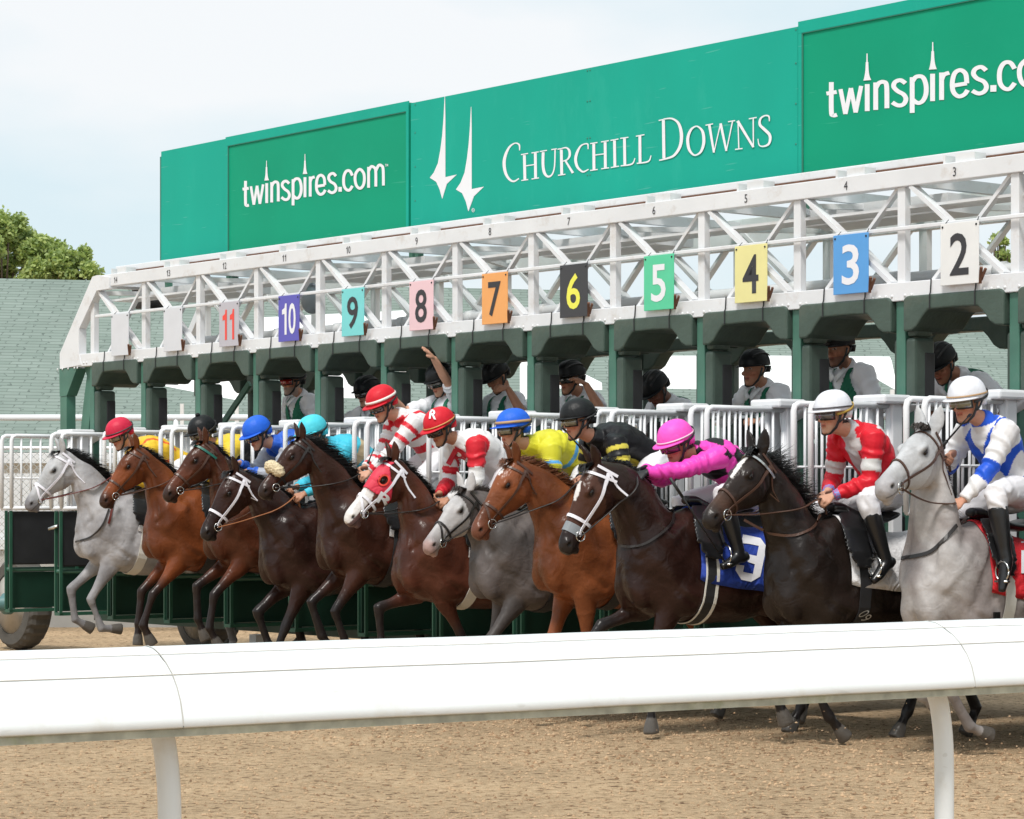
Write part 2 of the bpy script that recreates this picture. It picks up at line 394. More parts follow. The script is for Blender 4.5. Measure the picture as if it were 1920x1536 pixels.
for k in range(14):
    if k == 0:
        ar0 = arch(-.075, .42, 2.985, 'pad').build('arch_pad', M['pad'], gate, bev=.012)
        cord0 = [MB().tube([(sx, -.062, 3.09), (sx, -.07, 3.0), (sx, -.079, 2.98), (sx, -.079, 2.885)], .005, 6).build('cord', M['blackmatt'], ar0) for sx in (-.2, .2)]
        ar1 = arch(1.15, 1.3, 2.92, 'pad').build('arch_pad', M['pad'], gate, bev=.012)
        ar0.location.x = 0
    else:
        a = dup(ar0, gate); a.location.x = k*SW; [dup(c_, a) for c_ in cord0]
        b = dup(ar1, gate); b.location.x = k*SW
proto = {}
for k in range(15):
    x = (k-.5)*SW
    if k == 0:
        proto['post'] = MB().box(-.042, .042, -.035, .06, .48, 2.955).build('post', M['green'], gate, bev=.006)
        pd = MB()
        def rpad(xa, xb, ya, yb, za, zb): pd.box(xa, xb, ya, yb, za, zb)
        rpad(-.10, -.045, .0, .14, 2.26, 2.70); rpad(-.095, -.045, .01, .13, 2.705, 2.76)
        rpad(.045, .135, -.04, .17, 2.26, 2.70); rpad(.047, .13, -.03, .16, 2.705, 2.80)
        proto['pad'] = pd.build('post_pad', M['pad'], gate, bev=.032)
        proto['wear'] = MB().box(.10, .139, .06, .165, 2.29, 2.60).build('wear_patch', M['rubber'], proto['pad'], bev=.01)
        proto['rear'] = MB().box(-.045, .045, 1.22, 1.32, .48, 2.9).build('rear_post', M['pad'], gate, bev=.03)
        # partition wall : frame, rubber pad, pipe, kick plate
        fr = MB()
        for ty in (-1.0, -.25, .9, 1.9): fr.box(-.055, -.04, ty, ty+.03, .48, 1.476); fr.box(.04, .055, ty, ty+.03, .48, 1.476)
        fr.box(-.05, .05, -1.0, 2.1, .46, .49)
        
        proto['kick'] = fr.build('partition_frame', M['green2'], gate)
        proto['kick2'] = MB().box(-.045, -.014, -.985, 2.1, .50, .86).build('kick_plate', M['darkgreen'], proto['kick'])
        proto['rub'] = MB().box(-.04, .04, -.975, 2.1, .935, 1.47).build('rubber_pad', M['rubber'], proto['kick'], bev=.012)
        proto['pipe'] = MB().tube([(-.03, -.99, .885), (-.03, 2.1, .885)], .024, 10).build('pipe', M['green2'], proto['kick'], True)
        # upper body padding, inside
        proto['inner'] = MB().box(-.04, .04, .36, .86, 1.48, 2.20).build('side_pad', M['rubber'], gate, bev=.02); proto['inner2'] = MB().box(-.04, .04, 1.35, 1.8, 1.48, 2.20).build('side_pad', M['rubber'], gate, bev=.02)
        rl = MB(); rl.tube([(0, .2, 2.25), (0, 2.1, 2.25)], .025, 8)
        for j in range(4): rl.box(-.009, .009, .92+j*.11, .938+j*.11, 1.48, 2.24)
        proto['rail'] = rl.build('side_rail', M['whiteclean'], gate)
        # two white barred front leaves
        def leaf(xo, y0, y1):
            d = MB(); z0, z1 = 1.30, 2.225; r = .021
            z0 = 1.50
            d.tube(cr([(xo, y1, z0), (xo, y1, z1-.06), (xo, y1-.0, z1-.03)], 2)[:1]+[(xo, y1, z0), (xo, y1, z1)], r, 8)
            d.tube([(xo, y0, z0), (xo, y0, z1-.05), (xo, y0+.012, z1-.015), (xo, y0+.045, z1), (xo, y1, z1)], r, 8)
            d.tube([(xo, y0, z0), (xo, y1, z0)], r, 8); d.tube([(xo, y0, z0+.30), (xo, y1, z0+.30)], .010, 6)
            m_ = 7
            for j in range(1, m_):
                yy = y0+(y1-y0)*j/m_; d.tube([(xo, yy, z0), (xo, yy, z1)], .0105, 6)
            return d
        proto['leafa'] = leaf(-.055, -1.03, -.27).build('front_leaf', M['whiteclean'], gate, True)
        proto['leafb'] = leaf(.055, -.98, -.22).build('front_leaf', M['whiteclean'], gate, True)
        hp = MB(); hp.box(-.095, -.04, -.27, -.16, .95, 2.24); hp.box(.04, .095, -.22, -.12, .95, 2.24)
        proto['hinge'] = hp.build('hinge_post', M['whiteclean'], gate, bev=.008)
        cp = MB(); cp.box(-.15, .15, -.36, -.08, 2.235, 2.30); cp.box(-.03, .03, -.09, .05, 2.245, 2.29)
        cp.add([(-.15,-.12,2.24),(.15,-.12,2.24),(.15,.06,2.24),(-.15,.06,2.24),(-.03,-.12,2.14),(.03,-.12,2.14),(.03,-.06,2.14),(-.03,-.06,2.14)],
               [(0,1,2,3),(7,6,5,4),(0,4,5,1),(1,5,6,2),(2,6,7,3),(3,7,4,0)])
        proto['cap'] = cp.build('hinge_cap', M['whiteclean'], gate, bev=.018)
        proto['rearleaf'] = None
        kids = [('post', []), ('pad', ['wear']), ('rear', []), ('kick', ['kick2', 'rub', 'pipe']), ('inner', []), ('inner2', []), ('rail', []), ('leafa', []), ('leafb', []), ('hinge', []), ('cap', [])]
        for a, b in kids: proto[a].location.x = x
    else:
        for a, b in kids:
            c = dup(proto[a], gate); c.location.x = x
            for q in b: dup(proto[q], c)
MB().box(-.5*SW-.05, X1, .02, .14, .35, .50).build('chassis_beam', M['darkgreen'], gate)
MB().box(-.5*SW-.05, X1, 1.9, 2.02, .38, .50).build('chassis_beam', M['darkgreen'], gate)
ld = MB()
for k in range(15):
    x = (k-.5)*SW; ld.box(x-.22, x+.22, .35, 1.2, .95, .975)
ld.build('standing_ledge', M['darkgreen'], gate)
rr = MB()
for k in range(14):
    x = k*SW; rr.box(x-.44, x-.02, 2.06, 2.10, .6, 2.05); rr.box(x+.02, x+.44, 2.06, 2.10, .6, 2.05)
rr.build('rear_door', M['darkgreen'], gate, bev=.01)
hv = MB(); hv.ell(gl(14.62, .85, 1.32), (.03, .02, .03)); hv.tube([gl(13.5, .99, 1.33), gl(13.6, 1.03, 1.30)], .018, 8); hv.build('latch', M['chrome'], gate, True)
# wheels
def wheel(p, r=.46, w=.34, hub=True):
    ty = MB(); prof = [(-w/2, r*.66), (-w/2, r*.88), (-w/2+.03, r*.96), (-w/2+.07, r), (w/2-.07, r), (w/2-.03, r*.96), (w/2, r*.88), (w/2, r*.66)]
    n = 56; vs = []; fs = []
    for k in range(n):
        t = 2*math.pi*k/n
        for j, (a, b) in enumerate(prof):
            bb = b-(.016 if (k % 2 and 2 <= j <= 5) else 0); vs.append((bb*math.cos(t), a, bb*math.sin(t)))
    q = len(prof)
    for k in range(n):
        for j in range(q): fs.append((k*q+j, k*q+(j+1) % q, ((k+1) % n)*q+(j+1) % q, ((k+1) % n)*q+j))
    root = empty('wheel', p); root.parent = gate
    ty.add(vs, fs); o = ty.build('tyre', M['tyre'], root)
    rm = MB(); rings = []
    for a, b in ((-w/2+.01, r*.67), (-w/2+.02, r*.63), (-w/2+.06, r*.56), (-w/2+.09, r*.30), (-w/2+.05, r*.24), (-w/2+.05, .001)):
        rings.append(((0, a, 0), (1, 0, 0), (0, 0, 1), b, b))
    rm.loft(rings, 28)
    for k in range(8):
        t = k*math.pi/4; rm.ell((r*.38*math.cos(t), -w/2+.07, r*.38*math.sin(t)), (.018, .02, .018), n=8, k=5)
    rm.build('rim', M['rim'], root, True)
    if hub:
        h = MB(); rings = [((0, a, 0), (1, 0, 0), (0, 0, 1), b, b) for a, b in ((-w/2+.04, r*.24), (-w/2-.06, r*.23), (-w/2-.08, r*.16), (-w/2-.15, r*.15), (-w/2-.17, .02))]
        h.loft(rings, 20); h.build('hub', M['teal'], root, True)
    return root
pw = on_plane(17, 1140, .30); wheel((pw.x, -.16, .49), .49, .27)
wheel((on_plane(385, 1150, -1.0).x, 1.0, .42), .42, .26, False); 
cnb = MB().box(-.06, .06, -.04, .08, .0, .25); cnb.build('jack_leg', M['white2'], gate).location = (on_plane(480, 1180, -.8).x, .8, 0)
MB().bar((pw.x, .2, .55), (-.3, .3, .45), .12, .12).build('axle_beam', M['darkgreen'], gate)
# lamp housings inside the truss
lp = MB(); c = on_plane(585, 560, -.9); lp.ell(c, (.10, .12, .15), n=14); lp.tube([c+Vector((0, 0, .12)), c+Vector((0, 0, .3))], .015, 6)
lp.build('bell', mat('grey_metal', (.3, .33, .36), .4, metal=.3), gate, True)
lp = MB(); c = on_plane(265, 545, -.6); lp.ell(c+Vector((0, 0, .0)), (.10, .1, .05), n=14); lp.box(c.x+.05, c.x+.33, c.y-.1, c.y+.1, c.z-.2, c.z-.05)
lp.build('camera_housing', M['rubber'], gate, True)

# ------------------------------------------------------------------ number boards
boards = [(2, 'white', (.78,.78,.77), 'ink'), (3, 'sky blue', (.10,.34,.72), 'letter'), (4, 'pale yellow', (.80,.74,.33), 'ink'), (5, 'mint green', (.10,.60,.34), 'letter'),
          (6, 'black', (.045,.045,.05), 'yel'), (7, 'orange', (.84,.38,.12), 'ink'), (8, 'pink', (.82,.56,.60), 'ink'), (9, 'turquoise', (.20,.66,.66), 'ink'),
          (10, 'purple', (.11,.10,.47), 'letter'), (11, 'grey', (.50,.48,.53), 'red'), (12, 'white', (.66,.67,.71), None), (13, 'white', (.66,.67,.71), None)]
M['yel'] = mat('lettering_yellow', (.85, .82, .10), .5); M['red'] = mat('lettering_red', (.85, .07, .05), .5)
dc = {'ink': 'black', 'letter': 'white', 'yel': 'yellow', 'red': 'red'}
for num, cn, col, dm in boards:
    n = num+1; lx_ = FP*(G(n, 0).x/G(n, 0).y)+960; q_ = on_plane(lx_, 600, .10); p = G0+AX*q_.x+FW*.10+Vector((0, 0, 3.03))
    lab = (cn+' number board with '+dc[dm]+' '+str(num)+' hung on the white gate truss') if dm else \
        ('blank white board hung above the outermost stall, far left of the gate' if num == 13 else 'blank white board hung beside the grey eleven board')
    r_ = empty('number_board', p, GRZ, lab, 'number board', 'number boards hung along the gate')
    bd = MB(); hw, h = .168, .42; bd.box(-hw, hw, -.004, .004, 0, h); b_ = bd.build('board', mat('board_'+cn.replace(' ', '_'), col, .45, var=.04, vs=5, stain=tuple(x*.8 for x in col), stain_amt=.3), r_, bev=.003)
    if dm:
        s = str(num); text_on(r_, 'digits', s, 0 if num < 10 else -.005, -.0065, h/2-.005, .285, (.165 if num < 10 else .25), M[dm], .014)
    for sx in (-1, 1):
        hk = MB(); hk.ell((sx*(hw-.02), -.006, h-.025), (.008, .006, .008), n=8, k=5); hk.tube([(sx*(hw-.02), -.006, h-.022), (sx*(hw-.035), .04, h+.03)], .003, 5); hk.build('hook', M['blackmatt'], r_)
    ck = MB(); ck.bar((hw+.0, .01, .0), (hw+.045, -.03, .10), .02, .02); ck.bar((hw+.01, .01, .02), (hw+.075, -.02, .09), .015, .015)
    ck.build('clip', M['rust_gap_shade'], r_)

# ------------------------------------------------------------------ sign boards on top
ST = -.36; SY = -ST; SZ0, SZ1 = 3.975, 5.105
def sx_of(px): return on_plane(px, 300, ST).x
def outline_map(ox, oy, sc): return lambda x, y: on_plane(ox+x/sc, oy+y/sc, ST)
class Letters:
    def __init__(s, mp, dx=0): s.mb = MB(); s.k = 0; s.mp = mp
    def stroke(s, pts, w=None, smooth=None, closed=False, n=5):
        pts = [(p[0], p[1], (p[2] if len(p) > 2 else w)) for p in pts]
        if (len(pts) > 2) if smooth is None else smooth: pts = cr(pts, n, closed)
        if closed: pts.append(pts[0])
        N = len(pts); L_ = []; R_ = []
        for i in range(N):
            a = pts[max(i-1, 0)]; b = pts[min(i+1, N-1)]
            if closed and (i == 0 or i == N-1): a = pts[N-2]; b = pts[1]
            dx, dy = b[0]-a[0], b[1]-a[1]; l = math.hypot(dx, dy) or 1; nx, ny = -dy/l, dx/l; h = pts[i][2]/2
            L_.append((pts[i][0]+nx*h, pts[i][1]+ny*h)); R_.append((pts[i][0]-nx*h, pts[i][1]-ny*h))
        s.k += 1; y = SY-.0225-.00012*s.k
        vs = [];
        for a, b in zip(L_, R_):
            for q in (a, b):
                p = s.mp(*q); vs.append((p.x, y, p.z))
        s.mb.add(vs, [(2*i, 2*i+1, 2*i+3, 2*i+2) for i in range(N-1)])
    def poly(s, pts):
        s.k += 1; y = SY-.0225-.00012*s.k; vs = []
        for q in pts:
            p = s.mp(*q); vs.append((p.x, y, p.z))
        s.mb.add(vs, [tuple(range(len(vs)))])
def sign(name, px0, px1, m, label, frame=True, ztop=SZ1):
    x0 = sx_of(px0) if px0 is not None else None; x1 = sx_of(px1) if px1 < 1900 else X1
    r_ = empty(name, G0, GRZ, label, 'sign', 'green sign panels along the top of the gate')
    r_.location = G0+AX*x0+FW*ST; w = x1-x0
    mb = MB(); mb.box(.004, w-.004, -.02, .02, SZ0, ztop); mb.build('panel', m, r_)
    if frame:
        f = MB(); f.box(.0, w, -.032, -.0205, ztop-.075, ztop+.012); f.box(.0, .035, -.032, -.0205, SZ0, ztop-.076); f.box(w-.035, w, -.032, -.0205, SZ0, ztop-.076)
        f.build('frame', M['signlight'], r_)
        f = MB(); f.box(.036, .046, -.031, -.0205, SZ0, ztop-.08); f.box(.046, w-.036, -.031, -.0205, ztop-.082, ztop-.0765); f.build('edge_trim', M['signedge'], r_)
    bk = MB(); bk.box(.01, .06, .02, .08, SZ0-.3, ztop); bk.box(w-.06, w-.01, .02, .08, SZ0-.3, ztop); bk.build('back_post', M['green'], r_)
    return r_, x0
s0, sx0 = sign('sign_board', 305, 427, M['signlight'], 'narrow plain green sign panel at the left end of the sign row', False, SZ1)
MB().box(-.02, .0, -.02, .06, SZ0, SZ1-.05).build('edge_trim', M['signedge'], s0)
s1, sx1 = sign('sign_board', 428, 771, M['signdark'], 'deep green sign with small white website lettering, left of the wide sign', True)
s2, sx2 = sign('sign_board', 773, 1500, M['signlight'], 'wide green sign with white serif CHURCHILL DOWNS lettering and twin spire emblem', False, SZ1-.01)
s3, sx3 = sign('sign_board', 1502, 2300, M['signdark'], 'deep green sign with large white website lettering at the right edge', True, SZ1+.01)
M['signdark3'] = M['signdark']
bo = MB(); w2 = sx3-sx2
for px in (1105, 782, 1496, 1110):
    for q in (.25, .55, .85, 1.1): bo.ell((sx_of(px)-sx2, -.022, SZ0+q), (.008, .004, .008), n=6, k=4)
bo.build('bolt', M['signedge'], s2)
def finish(Lt, parent, x0, name='lettering', m='letter', offx=0):
    mb = MB(); mb.add([(x-x0+offx, y-SY, z) for x, y, z in Lt.mb.v], Lt.mb.f)
    return mb.build(name, M[m], parent)
T = 34
tw = [[(90,382),(90,640),(104,676),(130,672)], [(55,482),(128,470)], [(155,447),(190,668)], [(190,668),(229,440)], [(229,440),(263,658)], [(263,658),(302,424)],
      [(345,410),(345,648)], [(405,398),(405,640)], [(405,450),(428,404),(462,396),(482,432),(484,628)],
      [(615,414),(580,385),(542,400),(532,440),(560,480),(602,512),(618,555),(600,598),(562,606),(522,578)],
      [(662,362),(662,676)], [(664,400),(690,360),(735,364),(758,430),(758,515),(735,575),(700,590),(666,560)],
      [(805,338),(805,578)], [(868,330),(868,570)], [(868,395),(885,350),(922,334)],
      [(948,448),(1044,432)], [(1044,432),(1036,350),(1000,314),(960,340),(943,420),(950,500),(985,543),(1025,530),(1050,490)],
      [(1178,325),(1145,293),(1104,308),(1090,350),(1115,392),(1160,420),(1180,465),(1165,508),(1125,524),(1082,498)],
      [(1228,455),(1228,512)], [(1375,318),(1345,264),(1302,267),(1273,330),(1273,430),(1300,483),(1340,492),(1376,442)],
      [(1570,215),(1570,465)], [(1570,268),(1597,214),(1630,217),(1655,262),(1657,450)], [(1657,262),(1690,198),(1725,200),(1745,245),(1748,438)]]
def twin(mp):
    Lt = Letters(mp)
    for s_ in tw: Lt.stroke(s_, 42 if len(s_) == 2 and s_[0][0] == 1228 else (30 if s_[0][0] in (155,190,229,263) else T))
    Lt.stroke([(1465,243),(1418,290),(1408,365),(1425,438),(1465,472),(1505,438),(1520,365),(1510,288)], T, closed=True)
    Lt.stroke([(345,140,7),(345,215,10)], smooth=False); Lt.stroke([(345,215,18),(345,290,24),(345,340,36),(347,377,56)])
    Lt.stroke([(807,60,7),(807,140,10)], smooth=False); Lt.stroke([(807,140,18),(807,215,25),(807,265,38),(808,300,56)])
    for s_ in ([(1768,183),(1784,181)], [(1776,183),(1776,210)], [(1789,210),(1789,182)], [(1789,182),(1796,200)], [(1796,200),(1803,180)], [(1803,180),(1803,208)]): Lt.stroke(s_, 4)
    return Lt
mpL = outline_map(450, 280, 6.4)
finish(twin(mpL), s1, sx1)
# the same wordmark on the right panel, mapped by its two anchor points
aL = mpL(90, 382); bL = mpL(807, 60); cL = mpL(90, 676)
mpR = outline_map(1540, 80, 5.053); aR = mpR(115, 378); bR = mpR(1078, 25); cR = mpR(130, 690)
kx = (bR.x-aR.x)/(bL.x-aL.x); kz = (aR.z-cR.z)/(aL.z-cL.z)
def mpR2(x, y):
    p = mpL(x, y); return Vector((aR.x+(p.x-aL.x)*kx, 0, aR.z+(p.z-aL.z)*kz))
finish(twin(mpR2), s3, sx3)
Lt = Letters(outline_map(930, 200, 6.4))
A, B = 34, 13
for s_ in ([(308,530,10),(302,460,20),(250,443,14),(185,490,24),(137,590,34),(122,690,38),(140,800,34),(185,875,28),(240,900,20),(300,865,14)],
           [(365,585,A),(372,880,A)], [(497,560,A),(500,860,A)], [(380,715,B),(490,698,B)], [(325,580,B),(410,565,B)], [(330,890,B),(412,878,B)], [(452,560,B),(538,546,B)], [(452,872,B),(542,858,B)],
           [(592,550,A),(590,700,A),(607,798,A),(650,843,24),(700,815,18),(728,720,16),(735,520,16)], [(550,543,B),(638,528,B)], [(690,520,B),(755,510,B)],
           [(810,520,A),(815,815,A)], [(815,505,12),(870,497,18),(905,530,28),(910,590,28),(880,640,18),(820,660,12)], [(860,655,22),(950,800,30)], [(765,515,B),(815,508,B)], [(770,828,B),(860,815,B)],
           [(1132,515,10),(1128,455,18),(1090,452,14),(1040,480,20),(998,560,32),(982,640,34),(1000,720,32),(1040,768,26),(1080,785,20),(1138,755,12)],
           [(1200,450,A),(1203,760,A)], [(1337,430,A),(1340,745,A)], [(1215,585,B),(1330,570,B)], [(1158,448,B),(1245,434,B)], [(1158,770,B),(1248,757,B)], [(1288,428,B),(1382,412,B)], [(1290,750,B),(1385,737,B)],
           [(1450,410,A),(1455,725,A)], [(1402,410,B),(1498,392,B)], [(1405,735,B),(1505,718,B)],
           [(1570,385,A),(1575,705,A)], [(1520,385,B),(1618,372,B)], [(1525,715,B),(1660,692,18),(1696,622,10)],
           [(1755,355,A),(1758,675,A)], [(1708,360,B),(1810,340,B)], [(1718,685,B),(1855,662,18),(1890,590,10)]):
    Lt.stroke(s_)
Lt.mp = outline_map(1180, 190, 6.4)
for s_ in ([(438,230,36),(445,690,36)], [(382,235,B),(440,222,B)], [(440,218,14),(540,212,20),(620,270,32),(655,400,40),(640,540,36),(570,650,28),(480,690,20),(388,712,14)],
           [(990,290,32),(1045,620,24)], [(1045,620,12),(1125,270,14)], [(1125,270,32),(1195,600,24)], [(1195,600,12),(1270,240,16)], [(945,292,B),(1035,275,B)], [(1215,250,B),(1300,236,B)],
           [(1335,250,14),(1345,575,14)], [(1330,240,34),(1520,555,28)], [(1520,555,14),(1518,205,16)], [(1300,582,B),(1390,570,B)], [(1465,215,B),(1560,198,B)],
           [(1712,245,10),(1705,185,20),(1655,178,16),(1605,215,24),(1598,285,32),(1650,340,36),(1710,400,36),(1722,460,32),(1700,520,26),(1640,545,18),(1590,530,14),(1575,455,10)]):
    Lt.stroke(s_)
Lt.stroke([(828,305,16),(768,350,28),(733,450,36),(745,570,34),(790,638,24),(835,648,18),(892,605,28),(925,500,36),(915,380,34),(875,322,22)], closed=True)
finish(Lt, s2, sx2)
Lt = Letters(outline_map(740, 120, 2.595))
def spire(pl, pr): # left edge list / right edge list top->bottom as quad strip
    for i in range(len(pl)-1): Lt.k = 3; Lt.poly([pl[i], pl[i+1], pr[i+1], pr[i]])
spire([(253,157),(248,260),(241,350),(232,420),(220,485),(200,530),(181,555),(212,575),(228,610),(241,657)],
      [(255,157),(257,260),(257,350),(257,420),(257,485),(257,530),(257,552),(313,539),(264,585),(242,657)])
spire([(381,210),(376,310),(370,390),(362,460),(350,530),(330,580),(308,612),(338,630),(356,670),(368,717)],
      [(383,210),(385,310),(385,390),(385,460),(385,530),(385,580),(385,610),(445,598),(396,645),(370,717)])
Lt.stroke([(392,703,2),(385,712,2),(392,722,2),(399,712,2)], closed=True); Lt.stroke([(390,717,2),(390,707,2),(394,709,2),(391,712,2),(395,717,2)], smooth=False)
finish(Lt, s2, sx2, 'spire_emblem')

# ------------------------------------------------------------------ background
def shingle_mat():
    m = bpy.data.materials.new('green_shingles'); m.use_nodes = True; t = m.node_tree; b = t.nodes['Principled BSDF']; N = t.nodes.new; K = t.links.new
    tcn = N('ShaderNodeTexCoord'); br = N('ShaderNodeTexBrick')
    br.inputs['Scale'].default_value = 1; br.inputs['Brick Width'].default_value = .55; br.inputs['Row Height'].default_value = .19
    br.inputs['Mortar Size'].default_value = .016; br.inputs['Mortar Smooth'].default_value = .3; br.offset = .37; br.squash = 1
    br.inputs['Color1'].default_value = (.185, .235, .205, 1); br.inputs['Color2'].default_value = (.22, .27, .24, 1); br.inputs['Mortar'].default_value = (.095, .125, .108, 1)
    n = N('ShaderNodeTexNoise'); n.inputs['Scale'].default_value = .6; n.inputs['Detail'].default_value = 6; K(tcn.outputs['Object'], n.inputs[0])
    n2 = N('ShaderNodeTexNoise'); n2.inputs['Scale'].default_value = 9; n2.inputs['Detail'].default_value = 2
    ad = N('ShaderNodeVectorMath'); ad.operation = 'MULTIPLY_ADD'; K(n2.outputs['Color'], ad.inputs[0]); ad.inputs[1].default_value = (.25, .02, 0); K(tcn.outputs['Object'], ad.inputs[2])
    K(tcn.outputs['Object'], n2.inputs[0]); K(ad.outputs[0], br.inputs[0])
    mr = N('ShaderNodeMapRange'); mr.inputs[3].default_value = .82; mr.inputs[4].default_value = 1.18; K(n.outputs[0], mr.inputs[0])
    s = N('ShaderNodeVectorMath'); s.operation = 'SCALE'; K(br.outputs[0], s.inputs[0]); K(mr.outputs[0], s.inputs['Scale'])
    K(s.outputs[0], b.inputs['Base Color']); b.inputs['Roughness'].default_value = .85
    return m
SH = shingle_mat()
def roof_plane(parent, name, a, b, c, d, m=SH, th=.12):
    """quad a,b (eave) c,d (ridge); object coords: x along, y up slope"""
    a, b, c, d = [Vector(q) for q in (a, b, c, d)]; X = (b-a).normalized(); Z = X.cross(d-a).normalized(); Y = Z.cross(X)
    mt = Matrix((X, Y, Z)).transposed().to_4x4(); mt.translation = a; inv = mt.inverted()
    L_ = [inv @ q for q in (a, b, c, d)]
    mb = MB(); mb.add(L_+[q-Vector((0, 0, th)) for q in L_], [(0,1,2,3),(7,6,5,4),(0,4,5,1),(1,5,6,2),(2,6,7,3),(3,7,4,0)])
    o = mb.build(name, m, parent); o.matrix_local = (parent.matrix_world.inverted() @ mt) if parent else mt
    return o
bpy.context.view_layer.update()
def px3(px, py, Y): d = ray(px, py); return Vector((0, 0, CH))+d*Y
wallm = mat('white_barn_wall', (.68, .69, .70), .6, var=.05, vs=1)
barn = empty('barn', (0, 66, 0), 0, 'long low barn with pale green shingle roof and white wall behind the gate', 'barn')
bpy.context.view_layer.update()
e0 = px3(-200, 848, 62); e1 = px3(1330, 848, 62); r0 = px3(-200, 518, 72); r1 = px3(1100, 545, 72)
roof_plane(barn, 'roof', e0, e1, r1, r0)
MB().box(e0.x, e1.x-.5, -3.2, -3.0, 0, e0.z-.0).build('wall', wallm, barn)
MB().box(e0.x-.2, e1.x, -4.15, -3.98, e0.z-.22, e0.z-.02).build('gutter', M['whiteclean'], barn)
barn2 = empty('barn', (10, 80, 0), 0, 'second barn with pale green shingle roof behind the right half of the gate', 'barn')
bpy.context.view_layer.update()
roof_plane(barn2, 'roof', px3(900, 860, 76), px3(2300, 860, 76), px3(2300, 610, 86), px3(1100, 590, 86))
MB().box(0, 24, -3.2, -3, 0, 3).build('wall', wallm, barn2)
# white peaked canopies standing before the barns
cm = mat('canvas_white', (.86, .87, .88), .7)
def canopy(pts, Y, depth, label):
    """pts: roof outline in photo pixels (flat gable front), real depth behind"""
    P = [px3(x, y, Y) for x, y in pts]; base = Vector((sum(p.x for p in P)/len(P), Y, 0))
    r_ = empty('canopy', base, 0, label, 'canopy', 'white canopies in front of the barns')
    n = len(P); zl_ = min(p.z for p in P); A = [p-base+Vector((0, (p.z-zl_)*.9, 0)) for p in P]; B2 = [p+Vector((0, .25, .1)) for p in A]
    MB().add(A+B2, [tuple(range(n)), tuple(range(2*n-1, n-1, -1))]+[(i, (i+1) % n, (i+1) % n+n, i+n) for i in range(n)]).build('roof', cm, r_)
    po = MB(); xs = [a.x for a in A]; zl = min(a.z for a in A)
    for x in (min(xs)+.1, max(xs)-.1):
        for yy in (.1, depth-.1): po.bar((x, yy, 0), (x, yy, zl+.05), .08, .08)
    po.build('pole', M['white2'], r_)
canopy([(300,722),(300,655),(352,655),(452,700),(452,752)], 55, 3, 'white canopy with sloping roof seen low through the left stalls')
canopy([(600,745),(600,640),(650,640),(720,740),(720,748)], 54, 3, 'white canopy seen through the gate behind the tenth stall')
canopy([(975,760),(975,655),(1000,655),(1130,724),(1130,730),(1010,726)], 53, 3, 'white canopy with long sloping edge behind the seventh stall')
canopy([(1235,672),(1310,672),(1420,676),(1500,735),(1340,730),(1240,728)], 52, 3, 'wide white canopy behind the black helmeted handlers at the fifth stall')
canopy([(1440,672),(1680,674),(1684,734),(1650,712),(1480,735)], 50, 3, 'wide white canopy behind the third stall')
canopy([(480,600),(760,585),(760,620),(480,640)], 58, 2, 'flat white canopy seen through the left part of the truss')
# white pipe rail, chain link fence and low wall at the far left
pr = MB(); A0 = px3(-120, 783, 34); pr.tube([A0, px3(900, 783, 34)], .042, 10)
for px in (-100, 330, 620, 880):
    q = px3(px, 783, 34); pr.tube([q, (q.x, q.y, 0)], .035, 8)
tag(pr.build('pipe_rail', M['whiteclean'], smooth=True), 'tall white pipe rail crossing behind the left end of the gate', 'rail')
fe = empty('chain_link_fence', (-6.3, 31, 0), 0, 'chain link fence on a concrete kerb behind the leftmost grey horse', 'fence')
fm = MB(); zt = px3(0, 840, 31).z
x0_, x1_ = -.6, 4.5
k = x0_-2
while k < x1_:
    for sg in (1, -1):
        a = Vector((k, 0, .55)) if sg > 0 else Vector((k, 0, zt)); b = a+Vector((zt-.55, 0, sg*(zt-.55)))
        fm.bar(a, b, .006, .006)
    k += .085
fm.build('wire_mesh', M['chrome'], fe)
po = MB()
for x in (-.5, 1.8, 4.1): po.tube([(x, .03, 0), (x, .03, zt+.05)], .03, 8)
po.tube([(-2, .03, zt), (5, .03, zt)], .022, 8); po.build('fence_post', M['whiteclean'], fe, True)
lw = MB().box(-9.5, 3, 32.2, 32.5, 0, px3(0, 1030, 32).z).build('concrete_wall', mat('concrete', (.42, .41, .39), .8, var=.1, vs=3, bump=.3)); tag(lw, 'low grey concrete wall at the left edge behind the trailer wheel', 'wall')
lw = MB(); za, zb = px3(0, 1030, 32.3).z, px3(0, 888, 32.3).z
lw.box(-9.5, 3, 32.25, 32.45, za+.01, zb); lw.box(-9.5, 3, 32.15, 32.55, za-.0, za+.12); lw.box(-9.5, 3, 32.2, 32.5, px3(0, 868, 32).z, px3(0, 850, 32).z)
tag(lw.build('white_boarding', wallm), 'white boarding above the concrete wall at the left edge', 'wall')
# trees
def leaf_mat(nm, col):
    m = bpy.data.materials.new(nm); m.use_nodes = True; t = m.node_tree; N = t.nodes.new; K = t.links.new; b = t.nodes['Principled BSDF']; b.inputs['Base Color'].default_value = (*col, 1); b.inputs['Roughness'].default_value = .6
    tr = N('ShaderNodeBsdfTranslucent'); tr.inputs[0].default_value = (col[0]*1.3, col[1]*1.3, col[2], 1); mx_ = N('ShaderNodeMixShader'); mx_.inputs[0].default_value = .4; K(b.outputs[0], mx_.inputs[1]); K(tr.outputs[0], mx_.inputs[2]); K(mx_.outputs[0], t.nodes['Material Output'].inputs[0]); return m
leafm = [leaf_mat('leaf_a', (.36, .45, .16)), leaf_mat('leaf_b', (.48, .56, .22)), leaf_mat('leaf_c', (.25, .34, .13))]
leafm_ = [mat('leaf_a', (.17, .27, .05), .55, var=.35, vs=.9, spec=.3), mat('leaf_b', (.28, .38, .08), .55, var=.3, vs=.9, spec=.3), mat('leaf_c', (.08, .15, .04), .6, var=.3, vs=.9, spec=.2)]
